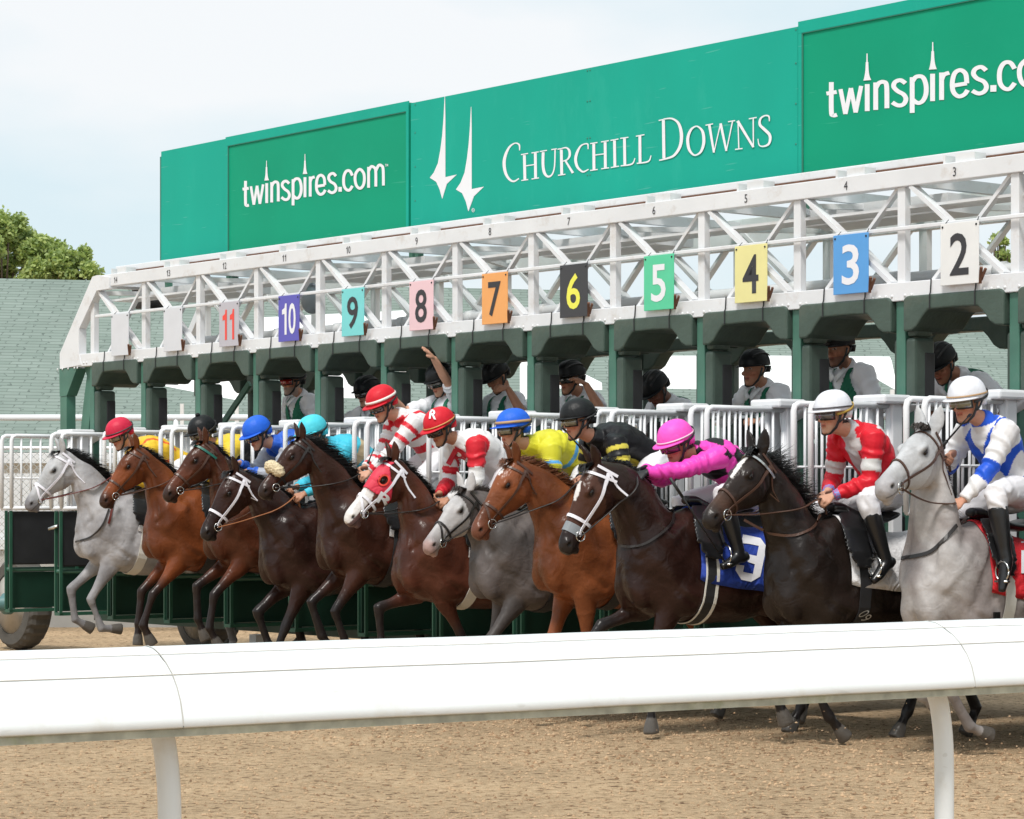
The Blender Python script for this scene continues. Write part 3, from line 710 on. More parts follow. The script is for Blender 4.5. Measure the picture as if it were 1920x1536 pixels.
barkm = mat('bark', (.12, .09, .065), .9, var=.3, bump=.6)
def tree(px, py, Y, rw, rh, label, seed, nleaf=5200, group='trees beyond the barns'):
    rg = random.Random(seed); c = px3(px, py, Y); base = Vector((c.x, Y, 0)); r_ = empty('tree', base, 0, label, 'tree', group)
    tk = min(1, rw); tr = MB(); top_ = c.z-rh*.2
    tr.tube([(0, 0, 0), (.1, 0, top_*.4), (0, .1, top_*.75), (-.1, 0, top_)], [.32*tk*tk, .25*tk*tk, .18*tk*tk, .08*tk], 10)
    clumps = []
    for i in range(26):
        a = rg.uniform(0, 6.28); f = rg.uniform(.15, .95); zz = rg.uniform(-.8, 1)
        rr_ = math.sqrt(max(0, 1-zz*zz*.8))*f
        q = Vector((math.cos(a)*rr_*rw, math.sin(a)*rr_*rw, c.z+zz*rh)); clumps.append((q, rg.uniform(.22, .42)*min(rw, rh)*.9))
        tr.tube([(0, 0, top_*rg.uniform(.4, .8)), q*.5+Vector((0, 0, top_*.3)), q], [.09, .05, .015], 6)
    tr.build('trunk', barkm, r_, True)
    lf = MB()
    for i in range(nleaf):
        q, cr_ = rg.choice(clumps); d = Vector((rg.gauss(0, 1), rg.gauss(0, 1), rg.gauss(0, 1))).normalized()*cr_*rg.uniform(.45, 1.25)
        p = q+d; s_ = rg.uniform(.05, .12); u = Vector((rg.gauss(0, 1), rg.gauss(0, 1), rg.gauss(0, .7))).normalized(); v = u.cross(Vector((rg.gauss(0, 1), rg.gauss(0, 1), rg.gauss(0, 1)))).normalized()
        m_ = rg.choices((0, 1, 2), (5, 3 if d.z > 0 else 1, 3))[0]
        lf.add([p-u*s_, p-v*s_*.6, p+u*s_, p+v*s_*.6], [(0, 1, 2, 3)], m_)
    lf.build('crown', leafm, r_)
tree(5, 478, 84, 1.4, 1.15, 'tall leafy tree at the far left edge above the barn roof', 1, 9000)
tree(78, 500, 84, 1.15, 1.0, 'rounded green tree in the middle of the left group', 2, 7000)
tree(142, 515, 84, .75, .75, 'smaller green tree nearest the white truss end', 3, 5000)
tree(-60, 500, 88, 1.6, 1.2, 'dark tree at the picture edge behind the tall leafy tree', 4, 6000)
tree(1872, 478, 96, .5, .75, 'small sparse tree seen through the truss beside the white two board', 5, 900)

# ------------------------------------------------------------------ foreground running rail
RY1 = 8.6; P1 = Vector((-650/FP*RY1, RY1, 0)); P2 = Vector((805/FP*RY1*1.208, RY1*1.208, 0))
RD = (P2-P1).normalized(); RN = Vector((RD.y, -RD.x, 0)); RL = (P2-P1).length
rail = empty('running_rail', P1, math.atan2(RD.y, RD.x), 'white plastic covered running rail along the near edge of the track', 'rail')
# rail-local: x along, -y towards the camera
def cover(x0, x1, lift=0):
    prof = [(.10, 1.02), (.085, 1.065), (.05, 1.083), (.0, 1.088), (-.06, 1.078)]
    pts = [(.11, .99), (.10, 1.05), (.06, 1.08), (.0, 1.09), (-.05, 1.084), (-.10, 1.068), (-.104, 1.0625), (-.15, 1.042), (-.20, 1.008), (-.204, 1.001), (-.235, .968), (-.262, .925), (-.28, .872), (-.287, .845)]
    pts = [(a, b) for a, b in pts]
    sm = []
    for a, b in pts: sm.append((a, b+lift))
    th = .006; N = len(sm); vs = []; fs = []
    secs = 24
    for j in range(secs+1):
        x = x0+(x1-x0)*j/secs; wob = noise.noise(Vector((x*1.3, 3.1, 0)))*.004
        for a, b in sm: vs.append((x, a, b+wob*(1 if b > .9 else 1.5)))
        for a, b in sm: vs.append((x, a+.008, b-th+wob))
    S = 2*N
    for j in range(secs):
        for i in range(N-1):
            fs.append((j*S+i, (j+1)*S+i, (j+1)*S+i+1, j*S+i+1)); fs.append((j*S+N+i, j*S+N+i+1, (j+1)*S+N+i+1, (j+1)*S+N+i))
        fs.append((j*S+N-1, (j+1)*S+N-1, (j+1)*S+2*N-1, j*S+2*N-1)); fs.append((j*S, j*S+N, (j+1)*S+N, (j+1)*S))
    return MB().add(vs, fs)
cov = mat('rail_vinyl', (.80, .83, .84), .32, var=.03, vs=2, scratch=(.45, .43, .38), sscale=(5, 14, 22), sth=.735, stain=(.60, .57, .50), stain_amt=.5, stain_scale=4.5, bump=.15, bs=8, bdist=.01)
jx = [-3.45, -.065, RL-.075, RL+3.4]
for i in range(3):
    cover(jx[i]+.0015, jx[i+1]-.0015, 0).build('rail_cover', cov, rail, True)
JD = mat('joint_dirt', (.50, .48, .44), .8)
for i in (1, 2):
    pts = [(.10, 1.05), (.06, 1.08), (0, 1.09), (-.05, 1.084), (-.10, 1.068), (-.15, 1.042), (-.20, 1.008), (-.235, .968), (-.262, .925), (-.28, .872), (-.287, .845)]
    seam = MB(); seam.ribbon([(jx[i], a, b+.0022) for a, b in pts], [(0, a, b-.8) for a, b in pts], .0035, .001)
    seam.build('cover_joint', JD, rail)
ln = MB()
for a, b, w_ in ((-.102, 1.0685, .002), (-.202, 1.008, .003)):
    N_ = 60; pts = [Vector((jx[0]+(jx[3]-jx[0])*i/N_, a, b+noise.noise(Vector(((jx[0]+(jx[3]-jx[0])*i/N_)*1.3, 3.1, 0)))*.004)) for i in range(N_+1)]
    ln.ribbon(pts, Vector((0, -.5, 1)), w_, .0012)
ln.build('seam_line', mat('seam_dirt', (.60, .55, .48), .8), rail)
mo = mat('mossy_edge', (.42, .42, .34), .85, var=.25, vs=14, stain=(.24, .28, .10), stain_amt=.8, stain_scale=5, stretch=(1, 1, 1), bump=.4)
MB().box(jx[0], jx[3], -.272, -.262, .812, .852).build('lower_lip', mo, rail)
pb = MB().box(jx[0], jx[3], -.26, .08, .835, .85).build('support_strip', M['white2'], rail)
for i, x in enumerate((.025, RL-.008)):
    q = MB(); q.tube(cr([(x-.06, -.01, .86), (x-.06, -.03, .83), (x-.052, -.055, .76), (x-.045, -.07, .64), (x-.043, -.075, .5), (x-.043, -.075, .2), (x-.043, -.075, -.1)], 5), .039, 20)
    q.build('rail_post', cov, rail, True)
# ------------------------------------------------------------------ remeshed bodies
def remesh(mb, voxel, it=5, fac=.5):
    me = mb.mesh('tmp')
    bm = bmesh.new(); bm.from_mesh(me); bmesh.ops.recalc_face_normals(bm, faces=bm.faces); bm.to_mesh(me); bm.free()
    o = bpy.data.objects.new('tmp', me); COL.objects.link(o)
    r = o.modifiers.new('r', 'REMESH'); r.mode = 'VOXEL'; r.voxel_size = voxel; r.adaptivity = 0
    if it:
        s = o.modifiers.new('s', 'SMOOTH'); s.factor = fac; s.iterations = it
    bpy.context.view_layer.update()
    out = bpy.data.meshes.new_from_object(o.evaluated_get(bpy.context.evaluated_depsgraph_get()))
    bpy.data.objects.remove(o); bpy.data.meshes.remove(me)
    out.polygons.foreach_set('use_smooth', [True]*len(out.polygons))
    return out
def vco(me):
    a = np.empty(len(me.vertices)*3, np.float32); me.vertices.foreach_get('co', a); return a.reshape(-1, 3)
def vno(me):
    a = np.empty(len(me.vertices)*3, np.float32); me.vertices.foreach_get('normal', a); return a.reshape(-1, 3)
def lap(me, co, w, it, lam=.6):
    ne = len(me.edges); e = np.empty(ne*2, np.int32); me.edges.foreach_get('vertices', e); e = e.reshape(-1, 2); n = len(co)
    deg = np.bincount(e.ravel(), minlength=n).astype(float); deg[deg == 0] = 1; w = w[:, None]*lam
    for _ in range(it):
        a = np.empty_like(co)
        for k in range(3): a[:, k] = (np.bincount(e[:, 0], co[e[:, 1], k], n)+np.bincount(e[:, 1], co[e[:, 0], k], n))/deg
        co = co+(a-co)*w
    return co
def setco(me, a): me.vertices.foreach_set('co', np.ascontiguousarray(a, np.float32).ravel()); me.update()
def setcol(me, c):
    at = me.color_attributes.new('Col', 'FLOAT_COLOR', 'POINT'); d = np.ones((len(me.vertices), 4), np.float32); d[:, :3] = c
    at.data.foreach_set('color', d.ravel())
def nz3(co, sc, seed=0):
    """cheap smooth pseudo noise on arrays, about -1..1"""
    rs = np.random.RandomState(seed); out = np.zeros(len(co))
    for i in range(7):
        k = rs.normal(size=3)*sc*(1+.35*i); out += np.sin(co @ k+rs.uniform(0, 6.28))
    return out/3.2
def ss(a, b, x): t = np.clip((x-a)/(b-a), 0, 1); return t*t*(3-2*t)
def nearest(co, segs):
    """segs: list of (name, p, q). returns index, t, dist"""
    best = np.full(len(co), 1e9); idx = np.zeros(len(co), int); tt = np.zeros(len(co))
    for i, sg in enumerate(segs):
        p = np.array(sg[1]); q = np.array(sg[2]); d = q-p; t = np.clip(((co-p) @ d)/(d @ d), 0, 1)
        ds = np.linalg.norm(co-(p+t[:, None]*d), axis=1)-(sg[3] if len(sg) > 3 else 0)
        m = ds < best; best[m] = ds[m]; idx[m] = i; tt[m] = t[m]
    return idx, tt, best
def bvh_of(me):
    return BVHTree.FromPolygons([v.co for v in me.vertices], [tuple(p.vertices) for p in me.polygons])
def shell(me, mask, off, name):
    """clothing cut from a body: faces whose verts are all in mask, pushed out by off and given an inner side"""
    co = vco(me); no = vno(me); keep = [p for p in me.polygons if all(mask[i] for i in p.vertices)]
    ids = sorted({i for p in keep for i in p.vertices}); mp_ = {v: k for k, v in enumerate(ids)}
    vs = [tuple(co[i]+no[i]*off) for i in ids]; n = len(vs); vs += [tuple(co[i]+no[i]*(off-.004)) for i in ids]
    fs = []; ed = {}
    for p in keep:
        f = [mp_[i] for i in p.vertices]; fs.append(tuple(f)); fs.append(tuple(k+n for k in f[::-1]))
        for a, b in zip(f, f[1:]+f[:1]): ed[(a, b)] = ed.get((a, b), 0)+1
    for (a, b) in list(ed):
        if (b, a) not in ed: fs.append((b, a, a+n, b+n))
    m2 = bpy.data.meshes.new(name); m2.from_pydata(vs, [], fs); m2.update()
    m2.polygons.foreach_set('use_smooth', [True]*len(m2.polygons))
    return m2, np.array([co[i] for i in ids]+[co[i] for i in ids])

coat_glossy = mat('coat', None or (0, 0, 0), .3, attr=True, var=.10, vs=4, var2=.07, vs2=90, bump=.55, bs=38, bdist=.0035, spec=.26, wrinkle=.006)
coat_grey = mat('coat_grey', (0, 0, 0), .5, attr=True, var=.08, vs=5, var2=.05, vs2=70, bump=.25, bs=30, bdist=.005, dapple=.15, spec=.28, wrinkle=.006)
hair_black = mat('mane_black', (.012, .011, .011), .45, spec=.4)
hair_chest = mat('mane_chestnut', (.16, .055, .02), .5)
hair_dark = mat('mane_dark', (.035, .022, .017), .45)
eye_m = mat('eye', (.008, .005, .004), .2, spec=.5)
strap_w = mat('white_strap', (.78, .76, .82), .4); strap_b = mat('black_strap', (.022, .018, .017), .4); strap_br = mat('brown_strap', (.075, .035, .022), .4)
strap_tan = mat('tan_strap', (.30, .11, .04), .5); strap_maroon = mat('maroon_strap', (.13, .025, .02), .45)
hoof_c = (.10, .09, .08)

FRZ = math.atan2(FW.y, FW.x)
class Frame:
    """horse frame: x forward, y left, z up; base on the ground"""
    def __init__(s, base, yaw=0):
        s.base = base; s.yaw = yaw; a = FRZ+yaw
        s.F = Vector((math.cos(a), math.sin(a), 0)); s.Lf = Vector((-math.sin(a), math.cos(a), 0)); s.rz = a
    def px(s, x, y, lat=0):
        d = ray(x, y); o = Vector((0, 0, CH)); P = s.base+s.Lf*lat
        k = (P-o).dot(s.Lf)/d.dot(s.Lf); w = o+d*k-s.base
        return Vector((w.dot(s.F), lat, w.z))
    def w(s, p): return s.base+s.F*p[0]+s.Lf*p[1]+Vector((0, 0, p[2]))
    def depth(s, p): return s.w(p).y
def t_for(n, px):
    """forward offset so that stall axis n appears at photo column px"""
    P = G(n, 0); k = (px-960)/FP
    return (k*P.y-P.x)/(FW.x-k*FW.y)
def ik(a, b, l1, l2, pole):
    a, b, pole = Vector(a), Vector(b), Vector(pole); d = b-a; L = d.length
    if L > (l1+l2)*.998: b = a+d.normalized()*(l1+l2)*.998; d = b-a; L = d.length
    x = (l1*l1-l2*l2+L*L)/(2*L); h = math.sqrt(max(0, l1*l1-x*x)); u = d.normalized(); p = pole-u*pole.dot(u)
    p = p.normalized() if p.length > 1e-6 else Vector((0, 0, 1))
    return a+u*x+p*h, b

HORSES = {}
def horse(i, label, n, wpx, pitch, poll, muz, legA, legB, coat, yaw=-9, hlat=0, arch=.04, mane=None, hindA=-.95, hindB=-.75, legcol='black',
          ear_back=0, extra=None, hoodspec=None, bridle='black', noseflash=None, reins='black', neckthick=1.0, cm=None, earpx=None, sz=1.0):
    P = G(n, t_for(n, wpx[0])); fr = Frame(P, R(yaw))
    Wp = fr.px(*wpx); zw = Wp.z; root = empty('racehorse', P, fr.rz, label, 'horse', 'horses leaping out of the starting gate')
    cp, sp = math.cos(R(pitch)), math.sin(R(pitch))
    S = sz
    def T(x, z, y=0):
        dx, dz = x*S, (z-1.62)*S
        return Vector((dx*cp-dz*sp, y*S, zw+dx*sp+dz*cp))
    mb = MB(); Y = Vector((0, 1, 0))
    U = Vector((cp, 0, sp)); V = Vector((-sp, 0, cp))     # body forward / up
    seg = []
    # torso
    st = [(.46,1.20,1.03,.06,0),(.43,1.28,.97,.105,0),(.36,1.38,.91,.155,0),(.25,1.48,.865,.20,.1),(.12,1.56,.845,.225,.2),(0,1.615,.835,.235,.33),(-.14,1.60,.835,.255,.3),
          (-.3,1.545,.85,.275,.2),(-.48,1.515,.875,.285,.14),(-.64,1.53,.93,.28,.1),(-.78,1.565,1.0,.27,.12),(-.92,1.57,1.08,.25,.15),(-1.03,1.52,1.14,.21,.1),(-1.12,1.44,1.18,.15,0),(-1.17,1.36,1.22,.07,0)]
    mb.loft([(T(x, (a+b)/2), Y, V, w*S, (a-b)/2*S, e) for x, a, b, w, e in st], 28)
    for sy in (1, -1):
        mb.ell(T(.20, 1.20, .125*sy), (.17*S, .115*S, .32*S), (U*.86-V*.5, Y, V*.86+U*.5), 18, 10)        # shoulder
        mb.ell(T(.355, 1.06, .075*sy), (.095*S, .075*S, .17*S), (U, Y, V), 14, 8)                      # breast
        mb.ell(T(.06, 1.04, .165*sy), (.17*S, .08*S, .17*S), (U, Y, V), 14, 8)                      # triceps
        mb.ell(T(-.85, 1.30, .13*sy), (.27*S, .14*S, .26*S), (U, Y, V), 18, 10)                     # haunch
        mb.ell(T(-.98, 1.12, .11*sy), (.15*S, .10*S, .22*S), (U, Y, V), 14, 8)
        mb.ell(T(-.62, 1.10, .17*sy), (.14*S, .10*S, .18*S), (U, Y, V), 14, 8)
    seg.append(('torso', T(.35, 1.15), T(-1.0, 1.3), .22))
    # head frame
    Pp = fr.px(*poll); Pp.y = 0; L0 = .64*S
    lat = hlat
    Mz = fr.px(muz[0], muz[1], lat)
    hx = (Mz-Pp); hl = max(.56*S, min(.70*S, hx.length)); hx.normalize()
    hy = Vector((0, 0, 1)).cross(hx); hy = hy.normalized() if hy.length > .05 else Y
    if hy.y < 0: hy = -hy
    hz = hx.cross(hy); q = hl/.64; O = Pp-hz*.045*q
    def H(u, y, v): return O+hx*(u*q)+hy*(y*q)+hz*(v*q)
    hs = [(-.05,.01,-.12,.055),(0,.045,-.15,.078),(.06,.065,-.19,.088),(.12,.078,-.222,.094),(.18,.080,-.232,.095),(.24,.072,-.222,.085),(.30,.060,-.190,.068),(.36,.050,-.155,.056),
          (.42,.042,-.132,.049),(.48,.037,-.122,.047),(.53,.034,-.122,.050),(.58,.026,-.122,.053),(.62,.008,-.108,.047),(.645,-.02,-.085,.032)]
    mb.loft([(H(u, 0, (a+b)/2), hy, hz, w*q, (a-b)/2*q, .06) for u, a, b, w in hs], 22)
    for sy in (1, -1):
        mb.ell(H(.16, .045*sy, -.14), (.095*q, .045*q, .095*q), (hx, hy, hz), 14, 8)       # jowl
        mb.ell(H(.20, .072*sy, .024), (.045*q, .018*q, .022*q), (hx, hy, hz), 12, 8)       # brow
        mb.bar(H(.25, .074*sy, -.045), H(.40, .050*sy, -.045), .012*q, .02*q, hz)            # facial crest
        mb.ell(H(.575, .040*sy, -.02), (.030*q, .020*q, .026*q), (hx, hy, hz), 12, 8)      # nostril rim
    mb.ell(H(.585, 0, -.125), (.03*q, .032*q, .02*q), (hx, hy, hz), 12, 8)                 # chin
    seg.append(('head', H(.05, 0, -.06), H(.6, 0, -.05), .06*q))
    # ears
    for sy in (1, -1):
        e0 = H(.005, .042*sy, .035); up = (hz*.8-hx*(.55+ear_back)+hy*.22*sy).normalized(); fw = hx*.7+hz*.5+hy*.3*sy
        wv = up.cross(fw).normalized(); dv = wv.cross(up)
        if wv.dot(hy)*sy < 0: wv = -wv
        rg = []
        for tt, ww in ((-.1,.034),(.0,.036),(.2,.044),(.45,.045),(.7,.034),(.88,.019),(1.0,.007)):
            rg.append((e0+up*(.160*tt*q)-dv*.012*math.sin(3.1*max(0, tt)), wv, dv, ww*q, ww*.52*q))
        mb.loft(rg, 12); seg.append(('ear', e0+up*.03, e0+up*.17*q, .0))
    # neck : crest and throat curves
    wv0 = T(-.10, 1.60); ws = T(.14, 1.57); cb = T(.47, 1.14)
    pt = H(-.02, 0, .035); tl = H(.10, 0, -.20)
    if hlat: pass
    dirp = (pt-ws)
    crest = cr([wv0, ws, ws+dirp*.33+V*arch*.5+Vector((0, 0, arch*.6)), ws+dirp*.68+Vector((0, 0, arch))+V*.0, pt], 4)
    low = cr([T(.30, .98), cb, cb+(tl-cb)*.35-(tl-cb).cross(Y).normalized()*-.03, cb+(tl-cb)*.72+(tl-cb).cross(Y).normalized()*-.015, tl], 4)
    N = len(crest); rings = []
    for k in range(N):
        a = Vector(crest[k]); b = Vector(low[k]); s_ = k/(N-1); c = (a+b)/2; v = (a-b); hgt = v.length/2; v.normalize()
        w = (.185*(1-s_)**1.5+.078+.008*s_)*S*neckthick if s_ < .999 else .078*S
        w = (.080+.118*(1-s_)**1.25)*S*neckthick
        yy = Y if hlat == 0 else (Y*(1-s_)+hy*s_).normalized()
        rings.append((c, yy, v, w, hgt, .22*(1-s_*.3)))
    mb.loft(rings, 22)
    seg.append(('neck', Vector(crest[4])*.5+Vector(low[4])*.5, Vector(crest[-3])*.5+Vector(low[-3])*.5, .12))
    # forelegs
    def leg(E, pts, front=True):
        """E start, pts = knee, fetlock, toe"""
        kn, ft, toe = pts
        d = (toe-ft).normalized(); cor = ft+d*.115*S; toe = ft+d*.20*S
        def R_(a, b, l): return a+(b-a)*l
        chain = []
        if front:
            chain = [(E+Vector((.0, 0, .17)), .085, .14), (E+Vector((0, 0, .04)), .078, .125), (R_(E, kn, .2), .064, .092), (R_(E, kn, .5), .047, .058), (R_(E, kn, .78), .038, .043), (R_(E, kn, .93), .040, .044), (kn, .041, .046),
                     (R_(kn, ft, .12), .036, .040), (R_(kn, ft, .28), .027, .034), (R_(kn, ft, .6), .0255, .033), (R_(kn, ft, .85), .028, .036), (ft, .034, .041)]
        else:
            hk = kn
            chain = [(R_(E, hk, -.05), .095, .12), (R_(E, hk, .2), .085, .11), (R_(E, hk, .45), .062, .085), (R_(E, hk, .72), .042, .055), (R_(E, hk, .9), .038, .055), (hk, .042, .058),
                     (R_(hk, ft, .15), .036, .048), (R_(hk, ft, .35), .030, .038), (R_(hk, ft, .7), .028, .036), (ft, .036, .043)]
        chain += [(R_(ft, cor, .4), .027, .030), (R_(ft, cor, .8), .033, .036), (cor, .040, .045), (R_(cor, toe, .5), .046, .052), (toe, .050, .057)]
        rg = []
        for k, (p, a, b) in enumerate(chain):
            p0 = chain[max(0, k-1)][0]; p1 = chain[min(len(chain)-1, k+1)][0]; dd = (p1-p0).normalized(); vv = Y.cross(dd).normalized(); uu = dd.cross(vv)
            uu = Y - dd*Y.dot(dd); uu.normalize(); vv = dd.cross(uu)
            rg.append((p, uu, vv, a*S, b*S))
        mb.loft(rg, 16)
        nm = 'f' if front else 'h'
        seg.append((nm+'arm', E, kn, .05)); seg.append((nm+'cannon', kn, ft, .03)); seg.append((nm+'pastern', ft, cor, .03)); seg.append(('hoof', cor+d*.012, toe, .045))
    def target(q_, laty):
        if q_[0] == 'l': return Vector((q_[1], laty, zw+q_[2]))
        return fr.px(q_[0], q_[1], laty)
    ends = []
    for spec, sy in ((legB, 1), (legA, -1)):
        E = T(.12, .94, .115*sy); la = .115*sy
        k_ = target(spec[0], la); k_ = E+(k_-E).normalized()*min(.43*S, max(.405*S, (k_-E).length))
        f_ = target(spec[1], la); f_ = k_+(f_-k_).normalized()*.285*S
        t_ = target(spec[2], la); leg(E, (k_, f_, t_))
    for hxo, sy in ((hindB, 1), (hindA, -1)):
        Hp = T(-.70, 1.08, .12*sy); gx = hxo*S-.25; ftp = Vector((gx, .13*sy, .16)); toe = Vector((gx+.10, .13*sy, .0))
        hk, f2 = ik(Hp, ftp, .46*S, .40*S, (-1, 0, .15)); leg(Hp, (hk, f2, f2+(toe-ftp)), False)
    mb.tube([T(-1.08, 1.50), T(-1.22, 1.48), T(-1.36, 1.34)], [.05, .04, .03], 10)
    me = remesh(mb, .0105, 6)
    co = vco(me).astype(float); no = vno(me)
    # ---- nostril and mouth pressed in, colour by region
    O_ = np.array(O); hxa, hya, hza = np.array(hx), np.array(hy), np.array(hz)
    rel = co-O_; u_ = rel @ hxa/q; y_ = rel @ hya/q; v_ = rel @ hza/q
    idx, tt, ds = nearest(co, seg); names = np.array([s_[0] for s_ in seg]); nm = names[idx]
    head = (nm == 'head') | (nm == 'ear'); hreal = (u_ > -.04) & (np.abs(y_) < .13) & (v_ > -.26) & (v_ < .09) & (u_ < .68) & head
    # nostril: comma shaped dent
    dn = np.sqrt(((u_-.583)/.021)**2+((v_+.030)/.017)**2+((np.abs(y_)-.050)/.03)**2); wn = np.clip(1-dn, 0, 1)*hreal
    co -= (no.T*wn*.016).T
    # muscle relief
    body = ~head
    wl = np.where(head, 0, 1.0); wl[(nm == 'ear')] = 0
    for a_, b_ in (('farm', .35), ('fcannon', .0), ('fpastern', 0), ('hoof', 0), ('harm', .5), ('hcannon', 0), ('hpastern', 0)):
        k_ = nm == a_; wl[k_] = b_*(1-tt[k_]) if a_.endswith('arm') else b_
    co = lap(me, co, wl, 26)
    def pd_(pl):
        pl = [np.array(p_) for p_ in pl]; best = np.full(len(co), 9.)
        for p0_, p1_ in zip(pl, pl[1:]):
            dd_ = p1_-p0_; t_ = np.clip(((co-p0_) @ dd_)/(dd_ @ dd_), 0, 1); best = np.minimum(best, np.linalg.norm(co-(p0_+t_[:, None]*dd_), axis=1))
        return best
    rel_ = np.zeros(len(co)); lm = lambda k_: Vector(low[k_])
    for sy in (1, -1):
        for pl, dep, wd_ in (([H(.13, .06*sy, -.19), lm(12)+Vector((0, .085*sy, .05)), lm(8)+Vector((0, .11*sy, .06)), T(.40, 1.24, .12*sy)], -.013, .028),
                             ([T(.05, 1.53, .13*sy), T(.2, 1.38, .20*sy), T(.36, 1.16, .19*sy)], .008, .035), ([T(.10, 1.56, .10*sy), T(.30, 1.36, .18*sy), T(.42, 1.22, .14*sy)], -.008, .028),
                             ([T(-.06, 1.52, .18*sy), T(-.03, 1.3, .26*sy), T(.0, 1.12, .25*sy)], -.009, .035), ([T(.37, 1.10, .19*sy), T(.2, 1.05, .25*sy), T(.03, .97, .24*sy)], -.011, .026),
                             ([T(.10, 1.02, .24*sy), T(-.06, 1.0, .24*sy)], .008, .045), ([T(.46, 1.14, .07*sy), T(.44, 1.02, .10*sy), T(.34, .92, .12*sy)], .009, .045),
                             ([T(-.50, 1.42, .28*sy), T(-.62, 1.15, .28*sy), T(-.56, .98, .2*sy)], -.013, .05), ([T(-.72, 1.5, .2*sy), T(-.92, 1.3, .24*sy), T(-.9, 1.1, .2*sy)], -.008, .04),
                             ([T(-.16, .98, .25*sy), T(-.35, 1.02, .28*sy), T(-.5, 1.08, .28*sy)], .004, .018), ([H(.30, .06*sy, -.03), H(.45, .05*sy, -.06)], -.003, .012), ([H(.11, .09*sy, -.02), H(.14, .09*sy, -.15), H(.2, .07*sy, -.22)], -.004, .012)):
            rel_ += dep*np.exp(-(pd_(pl)/wd_)**2)
    rel_ += -.009*np.exp(-(pd_([T(.51, 1.18), T(.46, 1.0), T(.33, .88)])/.022)**2)
    for k_ in range(6): rel_ += -.0028*np.exp(-(np.minimum(pd_([T(-.12-.075*k_, 1.4, .28), T(-.20-.075*k_, 1.0, .28)]), pd_([T(-.12-.075*k_, 1.4, -.28), T(-.20-.075*k_, 1.0, -.28)]))/.018)**2)
    co += (no.T*rel_*1.35).T
    rl = nz3(co, 6, i)*.004*body+nz3(co, 13, i+9)*.0022*body*(wl > .2)
    co += (no.T*rl).T; setco(me, co)
    c = coat(dict(co=co, u=u_, y=y_, v=v_, nm=nm, t=tt, head=hreal, zw=zw))
    c = np.array(c)
    if legcol == 'black':
        blk = np.array((.016, .014, .014))
        f = np.zeros(len(co)); f[nm == 'farm'] = ss(.45, .95, tt[nm == 'farm']); f[(nm == 'fcannon') | (nm == 'fpastern')] = 1
        f[nm == 'harm'] = ss(.6, 1, tt[nm == 'harm']); f[(nm == 'hcannon') | (nm == 'hpastern')] = 1
        c = c*(1-f[:, None]*.93)+blk*f[:, None]*.93
    c[nm == 'hoof'] = hoof_c
    if wn.max() > 0: c = c*(1-np.clip(wn*2.2, 0, .93))[:, None]
    mo_ = hreal & (u_ > .47) & (u_ < .64); ml = np.exp(-((v_+.078+.08*(.6-u_))/.0042)**2)*mo_; c = c*(1-.75*ml)[:, None]
    de = np.sqrt(((u_-.205)/.038)**2+((v_-.0)/.026)**2); c = c*(1-.8*np.clip(1.35-de, 0, 1)*(np.abs(y_) > .04)*hreal)[:, None]
    em = nm == 'ear'
    setcol(me, c); me.materials.append(cm or coat_glossy)
    body_o = link('body', me, root)
    bvh = bvh_of(me)
    # eyes
    for sy in (1, -1):
        eb = MB(); e_ = cast(bvh, H(.205, .3*sy, .004), H(.205, 0, .0)); c_ = e_[0]-hy*sy*.005 if e_ else H(.205, .08*sy, 0)
        eb.ell(c_, (.023*q, .014*q, .0175*q), (hx, hy, hz), 14, 10); eo = eb.build('eye', eye_m, root, True)
    hd = dict(root=root, fr=fr, T=T, H=H, hx=hx, hy=hy, hz=hz, q=q, bvh=bvh, zw=zw, me=me, co=co, crest=[Vector(c_) for c_ in crest], low=[Vector(c_) for c_ in low], S=S, U=U, V=V, nm=nm, u=u_, y=y_, v=v_, hreal=hreal, P=P)
    HORSES[i] = hd
    manes(hd, i, mane or (hair_black, .10, 0)); make_tail(hd, (mane or (hair_black, 0, 0))[0])
    if bridle: make_bridle(hd, bridle, noseflash)
    return hd
def cast(bvh, a, b):
    a = Vector(a); b = Vector(b); h = bvh.ray_cast(a, (b-a).normalized(), (b-a).length)
    return (h[0], h[1]) if h[0] else None
